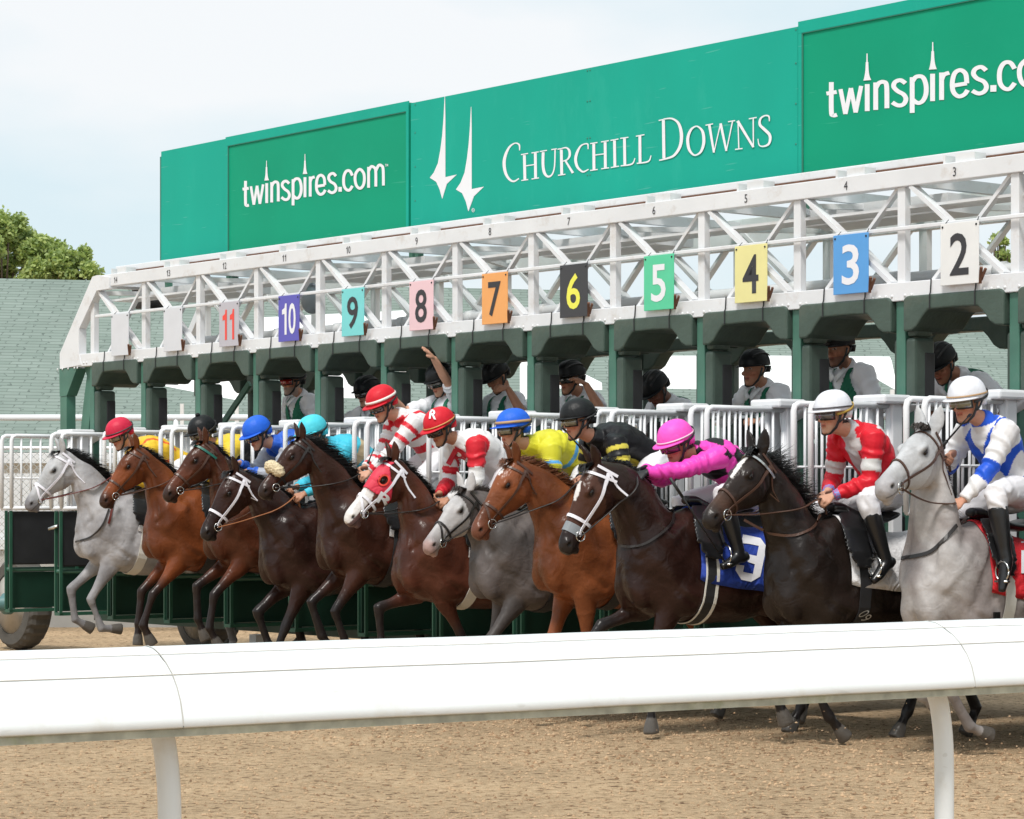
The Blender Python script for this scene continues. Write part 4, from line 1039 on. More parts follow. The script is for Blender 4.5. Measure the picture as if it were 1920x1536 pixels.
def manes(hd, seed, spec):
    m, ln, wild = spec; rg = random.Random(seed); mb = MB(); cs = hd['crest']; up0 = Vector((0, 0, 1)); fl = MB()
    pts = cr([c for c in cs[3:]], 8)
    for k in range(1300):
        s_ = rg.random(); p = Vector(pts[min(len(pts)-1, int(s_*(len(pts)-1)))]); j = min(len(pts)-2, int(s_*(len(pts)-1)))
        tg = (Vector(pts[j])-Vector(pts[j+1])).normalized(); nrm = (up0-tg*up0.dot(tg)).normalized()
        p = p+tg*rg.uniform(-.02, .02)-nrm*.012+Vector((0, rg.uniform(-.014, .014), 0)); l = ln*rg.uniform(.8, 2.1)*(1 if s_ < .9 else .8)
        sd_ = rg.uniform(-.35, .1)+(-.15); a = nrm*rg.uniform(.2, .8)+tg*rg.uniform(.7, 1.2)+Vector((0, sd_, 0)); a.normalize()
        a2 = (a+tg*.5-up0*rg.uniform(.0, .7)+Vector((0, rg.uniform(-.3, .1), 0))).normalized()
        if wild: a2 = (a+Vector((rg.uniform(-.8, .3), rg.uniform(-.6, .6), rg.uniform(-.5, .9)))*wild).normalized()
        q0 = p; q1 = p+a*l*.5; q2 = q1+a2*l*.55; w = rg.uniform(.0025, .0055)*(1.0 if not wild else .7)
        sdv = tg*w
        mb.add([q0-sdv, q0+sdv, q1-sdv*.9, q1+sdv*.9, q2, q0+Vector((0, w*.8, 0)), q1+Vector((0, w*.8, 0))], [(0, 1, 3, 2), (2, 3, 4), (0, 5, 6, 2), (2, 6, 4)])
    H = hd['H']
    for k in range(110):                                        # forelock
        y = rg.uniform(-.03, .03); p0 = H(rg.uniform(-.02, .02), y, .045); p1 = H(.04+rg.uniform(0, .03), y*1.3+rg.uniform(-.02, .02), .085+rg.uniform(0, .03)); p2 = H(rg.uniform(.06, .14), y*1.6+rg.uniform(-.03, .03), .082+rg.uniform(0, .03))
        w = hd['hy']*.004; mb.add([p0-w, p0+w, p1-w, p1+w, p2], [(0, 1, 3, 2), (2, 3, 4)])
    return mb.build('mane', m, hd['root'])
def make_tail(hd, m):
    T = hd['T']; mb = MB(); rg = random.Random(5)
    for k in range(70):
        o = Vector((rg.gauss(0, .02), rg.gauss(0, .03), rg.gauss(0, .02))); e = Vector((rg.gauss(-.05, .08), rg.gauss(0, .1), rg.gauss(0, .05)))
        mb.tube([T(-1.18, 1.48)+o, T(-1.36, 1.36)+o, T(-1.48, 1.12)+o+e*.4, T(-1.55, .82)+e], [.010, .012, .010, .003], 5)
    mb.build('tail', m, hd['root'])
def head_path(hd, pts, off=.004):
    """pts: (u, angle deg) angle 0 = left side, 90 = face, 180 = right, 270 = jaw -> points+normals on the head"""
    H, bvh = hd['H'], hd['bvh']; P_ = []; N_ = []
    for u, a in pts:
        ca, sa = math.cos(R(a)), math.sin(R(a)); vc = -.078+.033*min(1, max(0, (u-.2)/.25))
        b = H(u, 0, vc); o = H(u, ca*.35, vc+sa*.35); h = cast(bvh, o, b)
        p, n = h if h else (b, hd['hz']); d = (o-b).normalized()
        if (p-b).length > .26*hd['q']: p = b+d*.16*hd['q']
        P_.append(p+d*off); N_.append(d)
    return P_, N_
def arc(u0, a0, u1, a1, n=10): return [(u0+(u1-u0)*k/n, a0+(a1-a0)*k/n) for k in range(n+1)]
STR = {'white': strap_w, 'black': strap_b, 'brown': strap_br}
def make_bridle(hd, kind, flash=None):
    m = STR[kind]; root = hd['root']; w = .019 if kind == 'white' else .015; th = .006 if kind == 'white' else .005
    mb = MB()
    def st(pts, ww=w): P_, N_ = head_path(hd, pts); mb.ribbon(P_, N_, ww, th)
    nb = .40
    st(arc(nb, 0, nb, 180, 14)+arc(nb, 180, nb, 360, 14)[1:], w*1.15)
    st(arc(.055, -25, .085, 90, 9)+arc(.085, 90, .055, 205, 9)[1:], w)                      # browband
    for a0, s_ in ((0, 1), (180, -1)):
        aj = lambda a: a if s_ > 0 else 180-a
        st([(.03+(.49-.03)*k/12, aj(20-48*k/12)) for k in range(13)])                    # cheekpiece
        st([(.03+(.36)*k/12, aj(14-28*k/12)) for k in range(13)], w*.8)
        st([(.03+.10*k/10, aj(10-88*k/10)) for k in range(11)], w*.8)                    # throatlatch
    st([(.018, a) for a in (-20, 10, 40, 62)]); st([(.018, 180-a) for a in (-20, 10, 40, 62)])
    if flash: st(arc(.40, 90, .47, 20, 6)+arc(.47, 20, .52, -60, 6)[1:]); st(arc(.40, 90, .47, 160, 6)+arc(.47, 160, .52, 240, 6)[1:])
    mb.build('bridle', m, root)
    bt = MB(); q = hd['q']; rgs = []
    for sy in (1, -1):
        h = cast(hd['bvh'], hd['H'](.495, .3*sy, -.082), hd['H'](.495, 0, -.082)); c = (h[0] if h else hd['H'](.49, .05*sy, -.08))+hd['hy']*sy*.008
        r_ = .034*q; pts = [c+hd['hx']*r_*math.cos(t)+hd['hz']*r_*math.sin(t) for t in [k*2*math.pi/18 for k in range(19)]]
        bt.tube(pts, .0045, 6, up=hd['hy']); rgs.append(c)
    bt.tube([rgs[0], rgs[1]], .006, 6); bt.build('bit', M['chrome'], root, True)
    hd['bit'] = rgs
def rein(hd, pts, m, name='rein', r=.009, flat=.45, sag=0):
    """pts in horse coordinates"""
    P_ = cr(pts, 6); mb = MB(); mb.tube(P_, r, 8, flat=flat, up=(0, 1, 0) if False else None); return mb.build(name, m, hd['root'], True)

# coat colours -------------------------------------------------------
def bay(base, muzzle=(.03, .02, .017), blaze=None, face=None, tan=None, legs=None, shade=.5):
    base = np.array(base)
    def f(d):
        co, u, v, y = d['co'], d['u'], d['v'], d['y']; n = len(co); c = np.tile(base, (n, 1)).astype(float)
        g = ss(-.5, .5, nz3(co, 3, 3)); c = c*(.72+.5*g)[:, None]; g2 = ss(-.6, .6, nz3(co, 9, 5)); c = c*(.88+.24*g2)[:, None]
        h = d['head']; mz = ss(.46, .60, u)*h; c = c*(1-mz[:, None]*.85)+np.array(muzzle)*mz[:, None]*.85
        if face is not None: fm_ = h*ss(-.02, .12, u)*(1-ss(.44, .52, u))*.85; c = c*(1-fm_[:, None])+np.array(face)*fm_[:, None]
        if tan is not None: tm_ = h*np.exp(-((u-.47)/.075)**2)*.8; c = c*(1-tm_[:, None])+np.array(tan)*tm_[:, None]
        if blaze is not None:
            m = blaze(u, v, y)*h; wcol = np.array((.72, .68, .66)); c = c*(1-m[:, None])+wcol*m[:, None]
        return c
    return f
def grey(base, dark, headcol=None, muzzle=(.12, .10, .10), pink=None, legdark=.6, seed=1, topline=0):
    base = np.array(base); dark = np.array(dark)
    def f(d):
        co, u, v = d['co'], d['u'], d['v']; nm = d['nm']; n = len(co); g = ss(-.9, .9, nz3(co, 5, seed)+.3*nz3(co, 17, seed+4)); g = np.clip(g, 0, 1)
        c = base*g[:, None]+dark*(1-g)[:, None]
        h = d['head']
        if headcol is not None: k = (h | (nm == 'ear')); c[k] = np.array(headcol)*(.92+.1*g[k])[:, None]
        mz = ss(.44, .60, u)*h; c = c*(1-mz[:, None]*.75)+np.array(muzzle)*mz[:, None]*.75
        if pink is not None: pk = h*ss(.56, .62, u); c = c*(1-pk[:, None])+np.array(pink)*pk[:, None]
        for a, w_ in (('farm', .5), ('fcannon', .75), ('fpastern', .8), ('hcannon', .7), ('harm', .3)):
            k = nm == a; t = d['t'][k] if a.endswith('arm') else np.ones(k.sum()); c[k] = c[k]*(1-legdark*w_*t)[:, None]
        return c
    return f
def star(u0, u1, w): return lambda u, v, y: ((u > u0) & (u < u1) & (v > .02) & (np.abs(y-.01) < w*(1-.5*np.abs((u-(u0+u1)/2)/((u1-u0)/2))))).astype(float)
h1 = horse(1, 'light grey horse with white bridle, leftmost of the field', 12, (250, 915), 10, (114, 846), (38, 944),
      [(125,1111),(142,1176),(186,1186)], [(166,1131),(192,1184),(232,1180)], grey((.44,.43,.44),(.30,.29,.30),(.46,.46,.47),(.10,.09,.10),legdark=.55,seed=3), mane=(hair_black,.14,0), legcol=None, bridle='white', noseflash=True, cm=coat_grey)
h2 = horse(2, 'bright bay horse second from the left, ridden by the yellow jacket with red cap', 11, (376, 908), 8, (252, 838), (178, 938),
      [(247,1128),(257,1197),(258,1215)], [(273,1131),(262,1192),(286,1210)], bay((.155,.043,.014)), mane=(hair_black,.09,0), bridle='brown')
h3 = horse(3, 'bay horse with green browband, third from the left', 10, (494, 905), 8, (381, 828), (297, 924),
      [(351,1111),(372,1192),(392,1212)], [(394,1124),(390,1196),(408,1208)], bay((.080,.024,.011)), mane=(hair_black,.08,0), bridle='brown')
h4 = horse(4, 'very dark bay horse with white bridle and lowered head', 9, (594, 938), 4, (438, 883), (367, 1000),
      [(483,1147),(497,1190),(512,1215)], [(535,1175),(524,1205),(535,1225)], bay((.028,.0115,.0085), (.02,.016,.015)), mane=(hair_black,.06,0), bridle='white')
h5 = horse(5, 'dark bay horse wearing a sheepskin noseband', 8, (712, 912), 8, (562, 820), (476, 918),
      [(581,1131),(602,1188),(618,1212)], [(627,1147),(645,1196),(665,1210)], bay((.040,.0145,.009)), mane=(hair_black,.16,0), bridle='black')
h6 = horse(6, 'dark bay horse in a red hood with white bridle and pink nose', 7, (858, 948), 8, (735, 860), (637, 966),
      [(708,1140),(715,1200),(722,1240)], [(862,1185),(864,1250),(862,1300)], bay((.075,.024,.014), (.16,.10,.10), lambda u, v, y: ss(.30, .36, u)*(v > -.045)*(np.abs(y+.0) < .06)), mane=(hair_black,.08,0), bridle='white', noseflash=True)
h7 = horse(7, 'steel grey horse with pale face between the red hood and the chestnut', 6, (1000, 945), 4, (872, 918), (790, 1016),
      [(930,1180),(900,1210),(890,1240)], [(925,1192),(905,1240),(920,1280)], grey((.13,.11,.105),(.075,.065,.062),(.52,.50,.50),(.25,.2,.2),pink=(.42,.28,.26),legdark=.4,seed=8), mane=(hair_dark,.06,0), legcol=None, bridle='black', noseflash=True, cm=coat_grey, hlat=.16)
h8 = horse(8, 'chestnut horse beside the yellow jacket rider', 5, (1130, 930), 8, (962, 861), (874, 993),
      [(1045,1168),(1030,1240),(1020,1300)], [(1100,1200),(1090,1260),(1095,1330)], bay((.165,.050,.018), (.14,.055,.035), star(.11,.17,.02)), mane=(hair_chest,.11,0), legcol=None, bridle='brown', noseflash=True)
h9 = horse(9, 'dark bay horse with white bridle and blue number 3 cloth', 4, (1287, 948), 6, (1112, 868), (1038, 1024),
      [(1084,1189),(1060,1260),(1080,1340)], [(1232,1200),(1222,1330),(1222,1400)], bay((.024,.0100,.0075), (.02,.016,.015), star(.16,.30,.022), face=(.075,.030,.018)), mane=(hair_black,.05,0), bridle='white', arch=.10, neckthick=1.15, hindA=-.9, hindB=-.6)
h10 = horse(10, 'black brown horse with flying mane and a white stripe on its brow', 3, (1560, 962), 4, (1418, 846), (1313, 961),
      [(1440,1220),(1450,1290),(1470,1345)], [(1530,1230),(1555,1345),(1590,1390)], bay((.017,.0115,.0095), (.022,.018,.017), star(.10,.30,.018), tan=(.085,.045,.03)), mane=(hair_black,.15,.7), bridle='brown', hlat=.10, yaw=-7, hindA=-.5, hindB=-.9)
h11 = horse(11, 'pale grey horse with raised head at the right edge', 2, (1822, 972), 6, (1738, 806), (1641, 900),
      [(1700,1230),(1725,1300),(1760,1330)], [(1790,1250),(1800,1330),(1835,1370)], grey((.43,.405,.395),(.27,.235,.225),(.50,.50,.51),(.34,.32,.33),legdark=.3,seed=13), mane=(hair_dark,.10,.2), legcol=None, bridle='brown', cm=coat_grey, hlat=.20, yaw=-4, arch=.02, neckthick=1.25, hindA=-.9, hindB=-.6)
# ------------------------------------------------------------------ people
skin_m = mat('skin', (0, 0, 0), .5, attr=True, var=.06, vs=30, spec=.35)
silk_m = mat('silks', (0, 0, 0), .42, attr=True, var=.04, vs=8, bump=.25, bs=60, wrinkle=.005, spec=.25)
breech_m = mat('breeches', (0, 0, 0), .6, attr=True, var=.04, vs=8, bump=.2, bs=60, wrinkle=.006, spec=.3)
lens_m = mat('goggle_lens', (.05, .045, .04), .08, spec=.9, coat=1)
frame_m = mat('goggle_frame', (.02, .02, .02), .4)
def helm_mat(nm, col, rough=.5): return mat('helmet_'+nm, col, rough, var=.05, vs=12, spec=.25, bump=.3, bs=40, bdist=.003, wrinkle=.006)
SKIN = dict(a=(.58, .31, .21), b=(.45, .215, .13), c=(.36, .16, .095), d=(.19, .085, .055), e=(.55, .27, .175))
def hand(mb, wr, d, pn, side, curl=1.0, spread=0):
    """wr wrist, d hand direction, pn palm normal (towards the palm side), side: thumb direction"""
    d = d.normalized(); pn = (pn-d*pn.dot(d)).normalized(); s = d.cross(pn).normalized()*side
    mb.loft([(wr-d*.02, s, pn, .026, .019), (wr+d*.02, s, pn, .030, .018), (wr+d*.055, s, pn, .038, .016), (wr+d*.088, s, pn, .040, .014)], 12)
    for k, (o, l) in enumerate(((.030, .070), (.010, .078), (-.010, .072), (-.029, .058))):
        p = wr+d*(.085-.004*abs(k-1.2))+s*o; a = .25*curl; pts = [p-d*.012, p]; dd = d+s*(o*spread*8)
        for j, f in enumerate((.42, .32, .26)):
            a += (.75, .95, .7)[j]*curl; v = (dd.normalized()*math.cos(a)+pn*math.sin(a)); pts.append(pts[-1]+v*l*f)
        mb.tube(pts, [.0095, .0098, .0090, .0082, .0068], 8)
    t0 = wr+d*.02+s*.022; t1 = t0+d*.032+s*.022+pn*.008; t2 = t1+(d*.028+s*(.006-.01*curl)+pn*(.012+.010*curl)); t3 = t2+(d*.020-s*.012*curl+pn*.012*curl)
    mb.tube([t0, t1, t2, t3], [.013, .0115, .010, .0075], 8)
def head_geo(mb, X):
    """X maps head-local (x forward, y left, z up; origin between the ears) to the figure frame"""
    o = X(0, 0, 0); ex, ey, ez = X(1, 0, 0)-o, X(0, 1, 0)-o, X(0, 0, 1)-o
    st = [(-.118,.066,.030,.026),(-.106,.082,.0,.042),(-.080,.084,-.045,.056),(-.050,.084,-.070,.064),(-.018,.084,-.085,.069),(.012,.080,-.092,.073),(.032,.086,-.096,.075),(.060,.084,-.098,.075),(.088,.066,-.090,.068),(.108,.040,-.065,.050),(.118,.010,-.03,.025)]
    mb.loft([(X((a+b)/2, 0, z), ex, ey, (a-b)/2, w) for z, a, b, w in st], 22)
    mb.ell(X(.098, 0, -.022), (.018, .015, .012), (ex, ey, ez), 10, 8)
    mb.tube([X(.082, 0, .022), X(.092, 0, .0), X(.104, 0, -.016)], [.008, .009, .011], 8)
    for s in (1, -1):
        mb.ell(X(.090, .014*s, -.026), (.011, .009, .009), (ex, ey, ez), 8, 6); mb.ell(X(.083, .032*s, .033), (.010, .024, .008), (ex, ey, ez), 10, 6)
        mb.ell(X(.062, .045*s, -.022), (.024, .020, .018), (ex, ey, ez), 10, 6)
        mb.ell(X(-.008, .080*s, -.002), (.018, .007, .031), (ex, ey, ez), 10, 8); mb.ell(X(-.012, .084*s, .012), (.014, .006, .014), (ex, ey, ez), 10, 6)
    mb.ell(X(.084, 0, -.052), (.011, .024, .0055), (ex, ey, ez), 12, 6); mb.ell(X(.082, 0, -.064), (.011, .021, .006), (ex, ey, ez), 12, 6)
    mb.ell(X(.072, 0, -.100), (.018, .022, .014), (ex, ey, ez), 12, 8)
def person(label, fr, J, st, group, base=None):
    """J: points in frame coordinates; st: style"""
    root_p = J['pelvis']; root = empty('person', fr.w(root_p), fr.rz, label, 'person', group)
    off = Vector(root_p); Y = Vector((0, 1, 0)); N_, P_ = J['neck'], J['pelvis']
    ta = (N_-P_).normalized(); sy = (Y-ta*Y.dot(ta)).normalized(); bk = ta.cross(sy).normalized()      # bk: towards the chest
    if bk.x < 0 and abs(bk.x) > .2: pass
    bk = sy.cross(ta).normalized(); chest_dir = bk if bk.dot(Vector((1, 0, -.6))) > 0 else -bk
    tl = (N_-P_).length; mid = (N_+P_)/2-chest_dir*.045*st.get('hunch', 1)
    f = J['face'].normalized(); fy = Vector((0, 0, 1)).cross(f).normalized(); fz = f.cross(fy)
    if st.get('roll'): rm = Matrix.Rotation(R(st['roll']), 3, f); fy = rm @ fy; fz = rm @ fz
    Hc = J['helm']-fz*.055; sc = st.get('hs', 1.0)
    def X(x, y, z): return Hc+(f*x+fy*y+fz*z)*sc
    shl = {1: N_-ta*.045+sy*.175+chest_dir*.02, -1: N_-ta*.045-sy*.175+chest_dir*.02}
    if 'shtwist' in J:
        shl[1] = shl[1]+J['shtwist']; shl[-1] = shl[-1]-J['shtwist']
    hip = {s: P_+sy*.09*s for s in (1, -1)}
    UA, FA, TH, SHK = .285, .255, .41, .40
    arm = {}; legs = {}
    for s in (1, -1):
        h = J['hand'][s]; pole = J.get('epole', {}).get(s, Vector((-.2, .55*s, -.9)))
        e, h2 = ik(shl[s], h, UA, FA, pole); arm[s] = (shl[s], e, h2)
        a = J['ankle'][s]; k, a2 = ik(hip[s], a, TH, SHK, Vector((1, .35*s, .35))); legs[s] = (hip[s], k, a2, a2+(J['toe'][s]-J['ankle'][s]).normalized()*.17)
    curve = cr([P_, mid, N_], 4)
    rad = [(.150,.115),(.142,.108),(.134,.100),(.138,.105),(.150,.115),(.162,.122),(.172,.118),(.165,.105),(.10,.075)]
    def torso(mb, g, gv=None):
        rings = []
        for k, c in enumerate(curve):
            c = Vector(c); a, b = rad[k]; p0 = Vector(curve[max(0, k-1)]); p1 = Vector(curve[min(len(curve)-1, k+1)]); d = (p1-p0).normalized(); v = d.cross(sy).normalized()
            rings.append((c, sy, v, a*g, b*g))
        rings.insert(0, (P_-ta*.06, sy, rings[0][2], .13*g, .10*g)); mb.loft(rings, 22)
    # ---- body: one continuous skin
    mb = MB(); torso(mb, .92)
    nb = X(-.028, 0, -.075); mb.tube([N_-ta*.05, N_+(nb-N_)*.5, nb, X(-.02, 0, -.03)], [.068, .056, .053, .05], 14)
    head_geo(mb, X)
    wd = {}
    for s in (1, -1):
        a0, e, h = arm[s]; mb.tube([a0-sy*s*.03, a0, a0+(e-a0)*.4, e-(e-a0)*.06, e, e+(h-e)*.25, e+(h-e)*.7, h], [.06, .060, .049, .040, .041, .043, .034, .027], 12)
        d = (h-e).normalized(); hd_ = J.get('hdir', {}).get(s, d); pn = J.get('palm', {}).get(s, Vector((0, -s*.6, -1))); hand(mb, h, hd_, pn, J.get('thumb', {}).get(s, s), J.get('curl', {}).get(s, 1.0), st.get('spread', 0)); wd[s] = (h, hd_)
        p0, k, a, t = legs[s]; mb.tube([p0, p0+(k-p0)*.35, k-(k-p0)*.08, k, k+(a-k)*.3, k+(a-k)*.75, a], [.088, .080, .056, .055, .056, .040, .036], 12)
        dn_ = (a-k).normalized(); mb.tube([a, a+dn_*.03, a+dn_*.04+(t-a).normalized()*.09], [.034, .030, .022], 10)
    me = remesh(mb, .0068, 2, .45)
    co = vco(me).astype(float); hc = np.array(Hc); hx_, hy_, hz_ = (co-hc) @ np.array(f)/sc, (co-hc) @ np.array(fy)/sc, (co-hc) @ np.array(fz)/sc
    sk = np.array(SKIN[st['skin']]); c = np.tile(sk, (len(co), 1)); isH = (np.abs(hy_) < .1) & (hz_ > -.13) & (hz_ < .14) & (np.abs(hx_) < .13)
    hairc = np.array(st.get('hair', (.035, .022, .015))); hm = isH & ((hx_ < -.02) & (hz_ > -.055) & (np.abs(hy_) < .079) & (hx_ < -.03)); c[hm] = hairc
    lp = isH & (hx_ > .07) & (np.abs(hz_+.057) < .011) & (np.abs(hy_) < .024); c[lp] = sk*np.array((.85, .52, .5))
    ml = isH & (hx_ > .07) & (np.abs(hz_+.058) < .0030) & (np.abs(hy_) < .022); c[ml] = sk*.3
    brw = isH & (hx_ > .06) & (np.abs(hz_-.036) < .006) & (np.abs(hy_) > .012) & (np.abs(hy_) < .055); c[brw] = hairc
    ck = isH & (np.abs(np.abs(hy_)-.035) < .03) & (hz_ < -.01) & (hz_ > -.06) & (hx_ > .02); c[ck] = c[ck]*np.array((1.06, .9, .88))
    for s in (1, -1):
        ey_ = isH & (hx_ > .05) & (((hy_-.031*s)/.014)**2+((hz_-.012)/.006)**2 < 1); c[ey_] = (.5, .48, .46)
        pu = isH & (hx_ > .05) & (((hy_-.031*s)/.006)**2+((hz_-.012)/.006)**2 < 1); c[pu] = (.03, .02, .015)
    if st.get('beard'):
        bd = isH & (hz_ < -.045) & (hx_ > -.03); c[bd] = c[bd]*.45+np.array(st['beard'])*.55
    if st.get('glove'):
        for s in (1, -1):
            g = np.linalg.norm(co-np.array(wd[s][0]+wd[s][1].normalized()*.05), axis=1) < .125; c[g] = st['glove']
    setco(me, co-np.array(off)); setcol(me, c); me.materials.append(skin_m); link('body', me, root)
    def put(mb, name, m, parent=None, smooth=True): return mb.build(name, m, parent or root, smooth, off=off)
    # ---- clothing
    segs = [('torso', P_, N_, .13), ('armL', arm[1][0], arm[1][1], .05), ('armR', arm[-1][0], arm[-1][1], .05), ('foreL', arm[1][1], arm[1][2], .04), ('foreR', arm[-1][1], arm[-1][2], .04)]
    def cloth_done(mb, name, m, colf, vox=.0085, it=5, fold=.0060, seed=1, parent=None):
        me = remesh(mb, vox, it); co = vco(me).astype(float); no = vno(me).astype(float)
        i_, t_, d_ = nearest(co, segs); nm = np.array([s_[0] for s_ in segs])[i_]
        rel = co-np.array(P_); a = rel @ np.array(ta)/tl; y = rel @ np.array(sy); b = rel @ np.array(chest_dir)
        arml = (nm != 'torso')
        w1 = nz3(co, 6, seed)*2.6; fo = np.where(arml, (np.sin(t_*22+w1*1.3)*.75+np.sin(t_*41+w1*2)*.25)*ss(.0, .25, t_), np.sin(a*24+y*16*np.sign(b)+w1*1.4)*.55+np.sin(y*44+a*9+w1)*.3)
        co2 = co+(no.T*fo*fold).T
        c = colf(dict(nm=nm, t=t_, a=a, y=y, b=b, co=co, no=no, lx=co[:, 0], lz=co[:, 2]-P_.z)); setco(me, co2-np.array(off)); setcol(me, c); me.materials.append(m); return link(name, me, parent or root), co2
    jk = MB(); g = st.get('bulk', 1.14); torso(jk, g)
    lng = st.get('sleeve', 1.0)
    for s in (1, -1):
        a0, e, h = arm[s]
        if lng >= 1: jk.tube([a0-sy*s*.05, a0, a0+(e-a0)*.4, e-(e-a0)*.1, e, e+(h-e)*.2, e+(h-e)*.6, e+(h-e)*.97], [.085, .083, .072, .060, .060, .060, .051, .036], 14)
        else: jk.tube([a0-sy*s*.05, a0, a0+(e-a0)*.4, a0+(e-a0)*.85], [.083, .080, .068, .064], 14)
    jk.tube([N_-ta*.07, N_+(nb-N_)*.25, N_+(nb-N_)*.55], [.105, .078, .066], 14)
    jo, jco = cloth_done(jk, st.get('top', 'silks'), silk_m, st['jacket'], seed=st.get('seed', 1))
    if st.get('vest'):
        v = MB(); rings = []
        torso(v, g*1.09)
        vm = remesh(v, .011, 4); vc = vco(vm).astype(float); relv = vc-np.array(P_); av = relv @ np.array(ta)/tl; yv = relv @ np.array(sy); bv = relv @ np.array(chest_dir)
        keep = (av > -.2) & (np.abs(yv) < .155-.05*ss(.55, .95, av)) & ~((bv > .02) & (np.abs(yv) < .07*ss(.45, .98, av)+.0))
        v2, _ = shell(vm, keep, .004, 'vest'); v2.transform(Matrix.Translation(-off)); v2.materials.append(VEST); link('vest', v2, root); bpy.data.meshes.remove(vm)
        cl = MB()
        for s in (1, -1): cl.ribbon([X(.02, .065*s, -.135), X(.06, .045*s, -.175), X(.075, .012*s, -.21)], [f+fz*.4]*3, .045, .006)
        put(cl, 'collar', M['whiteclean'])
    br = MB(); br.ell(P_-ta*.01, (.15, .165, .125), (ta, sy, chest_dir), 18, 12)
    for s in (1, -1):
        p0, k, a, t = legs[s]; br.tube([p0-sy*s*.02, p0+(k-p0)*.3, k-(k-p0)*.12, k, k+(a-k)*.12, k+(a-k)*.34], [.115, .100, .075, .071, .068, .056], 16)
    pc = st.get('pants', (.78, .77, .80)); cloth_done(br, 'breeches' if st.get('top', 'silks') == 'silks' else 'trousers', breech_m, lambda d: np.tile(np.array(pc), (len(d['co']), 1)), seed=4, fold=.005)
    for s in (1, -1):
        p0, k, a, t = legs[s]; bt = MB(); rr_ = [.064, .063, .055, .044, .044]
        bt.tube([k+(a-k)*.22, k+(a-k)*.35, k+(a-k)*.6, k+(a-k)*.88, a], rr_, 16)
        sd_ = (t-a).normalized(); heel = a-sd_*.055+(a-k).normalized()*.045; ball = a+sd_*.10+(a-k).normalized()*.05
        bt.tube([heel-sd_*.01, heel+sd_*.03, (heel+ball)/2+(k-a).normalized()*.012, ball, t+(a-k).normalized()*.055], [.030, .038, .040, .036, .022], 12); bt.tube([a, (heel+a)/2+sd_*.02, ball], [.044, .045, .034], 12)
        m2 = remesh(bt, .009, 4); m2.transform(Matrix.Translation(-off)); m2.materials.append(M['black']); link('boot', m2, root)
    # ---- helmet, goggles, chin strap
    hm_ = MB(); crew = st.get('crew')
    rx, ry, rz_ = (.132, .108, .118) if not crew else (.130, .105, .112)
    rings = []
    for k in range(12):
        t = k/11*math.pi/2*.985; z = .038+rz_*math.sin(t)*1.04; cs = math.cos(t)**.82
        rings.append((X(-.008-.004*k/11, 0, z), f, fy, rx*cs*sc, ry*cs*sc))
    rings.insert(0, (X(-.010, 0, .026), f, fy, rx*.985*sc, ry*.985*sc)); hm_.loft(rings, 32)
    hm_.loft([(X(-.075, 0, .02), f, fy, .060*sc, .088*sc), (X(-.085, 0, -.025), f, fy, .040*sc, .070*sc)], 20)
    ho = put(hm_, 'helmet', st['helmet'])
    vz = MB(); n = 18; vs = []; ext = .048 if not crew else .028
    for k in range(n+1):
        t = R(-78+156*k/n); e_ = ext*math.cos(t)**.7
        for dz in (0, .006): vs.append(X(-.008+(rx-.004)*math.cos(t), (ry-.004)*math.sin(t), .035+dz)); vs.append(X(-.008+(rx+e_)*math.cos(t), (ry+e_*.6)*math.sin(t), .027+dz))
    fs = []
    for k in range(n):
        a = k*4; fs += [(a, a+1, a+5, a+4), (a+2, a+6, a+7, a+3), (a+1, a+3, a+7, a+5), (a, a+4, a+6, a+2)]
    vz.add(vs, fs+[(0, 2, 3, 1), (n*4, n*4+1, n*4+3, n*4+2)]); put(vz, 'peak', st.get('peak', st['helmet']), ho)
    def ring(z0, w, m, nm, t0=-180, t1=180, tilt=0, o=.003):
        rb = MB(); pts = []; nr = []
        for k in range(31):
            t = R(t0+(t1-t0)*k/30); zz = z0-tilt*math.cos(t); q = math.sqrt(max(.05, 1-((zz-.038)/(rz_*1.04))**2))**.82; pts.append(X(-.008+(rx*q+o)*math.cos(t), (ry*q+o)*math.sin(t), zz)); nr.append(f*math.cos(t)+fy*math.sin(t)+fz*.25)
        rb.ribbon(pts, nr, w, .003); return put(rb, nm, m, ho)
    if st.get('band'): ring(.064, .020, st['band'], 'band')
    if st.get('band2'): ring(.050, .010, st['band2'], 'band')
    if not crew or st.get('goggles'):
        gg = MB(); gf = MB(); pts = []; nr = []
        for k in range(21):
            t = R(-66+132*k/20); pinch = .010*math.exp(-(t/.16)**2); pts.append(X(.006+(.100-pinch*.6)*math.cos(t), .088*math.sin(t), .004)); nr.append(f*math.cos(t)+fy*math.sin(t))
        ws = [.052-.018*math.exp(-(R(-66+132*k/20)/.13)**2) for k in range(21)]
        gf.ribbon(pts, nr, .05, .010, ws=[w_+.010 for w_ in ws]); go = put(gf, 'goggles', frame_m, None)
        gg.ribbon([p+n_*.0075 for p, n_ in zip(pts[1:-1], nr[1:-1])], nr[1:-1], .03, .005, ws=[w_*.86 for w_ in ws[1:-1]]); put(gg, 'lens', st.get('lens', lens_m), go)
        stp = MB(); pts = []; nr = []
        for k in range(25):
            t = R(66+228*k/24); q = (1-math.cos(R(360*k/24)))/2; zz = .008+.060*q; e_ = .006+.0*q
            pts.append(X(-.006+(.100+(rx-.092)*min(1, q*3))*math.cos(t), (.090+(ry-.082)*min(1, q*3))*math.sin(t), zz)); nr.append(f*math.cos(t)+fy*math.sin(t))
        stp.ribbon(pts, nr, .016, .003); put(stp, 'goggle_strap', st.get('gstrap', M['blackmatt']), go)
    ch = MB()
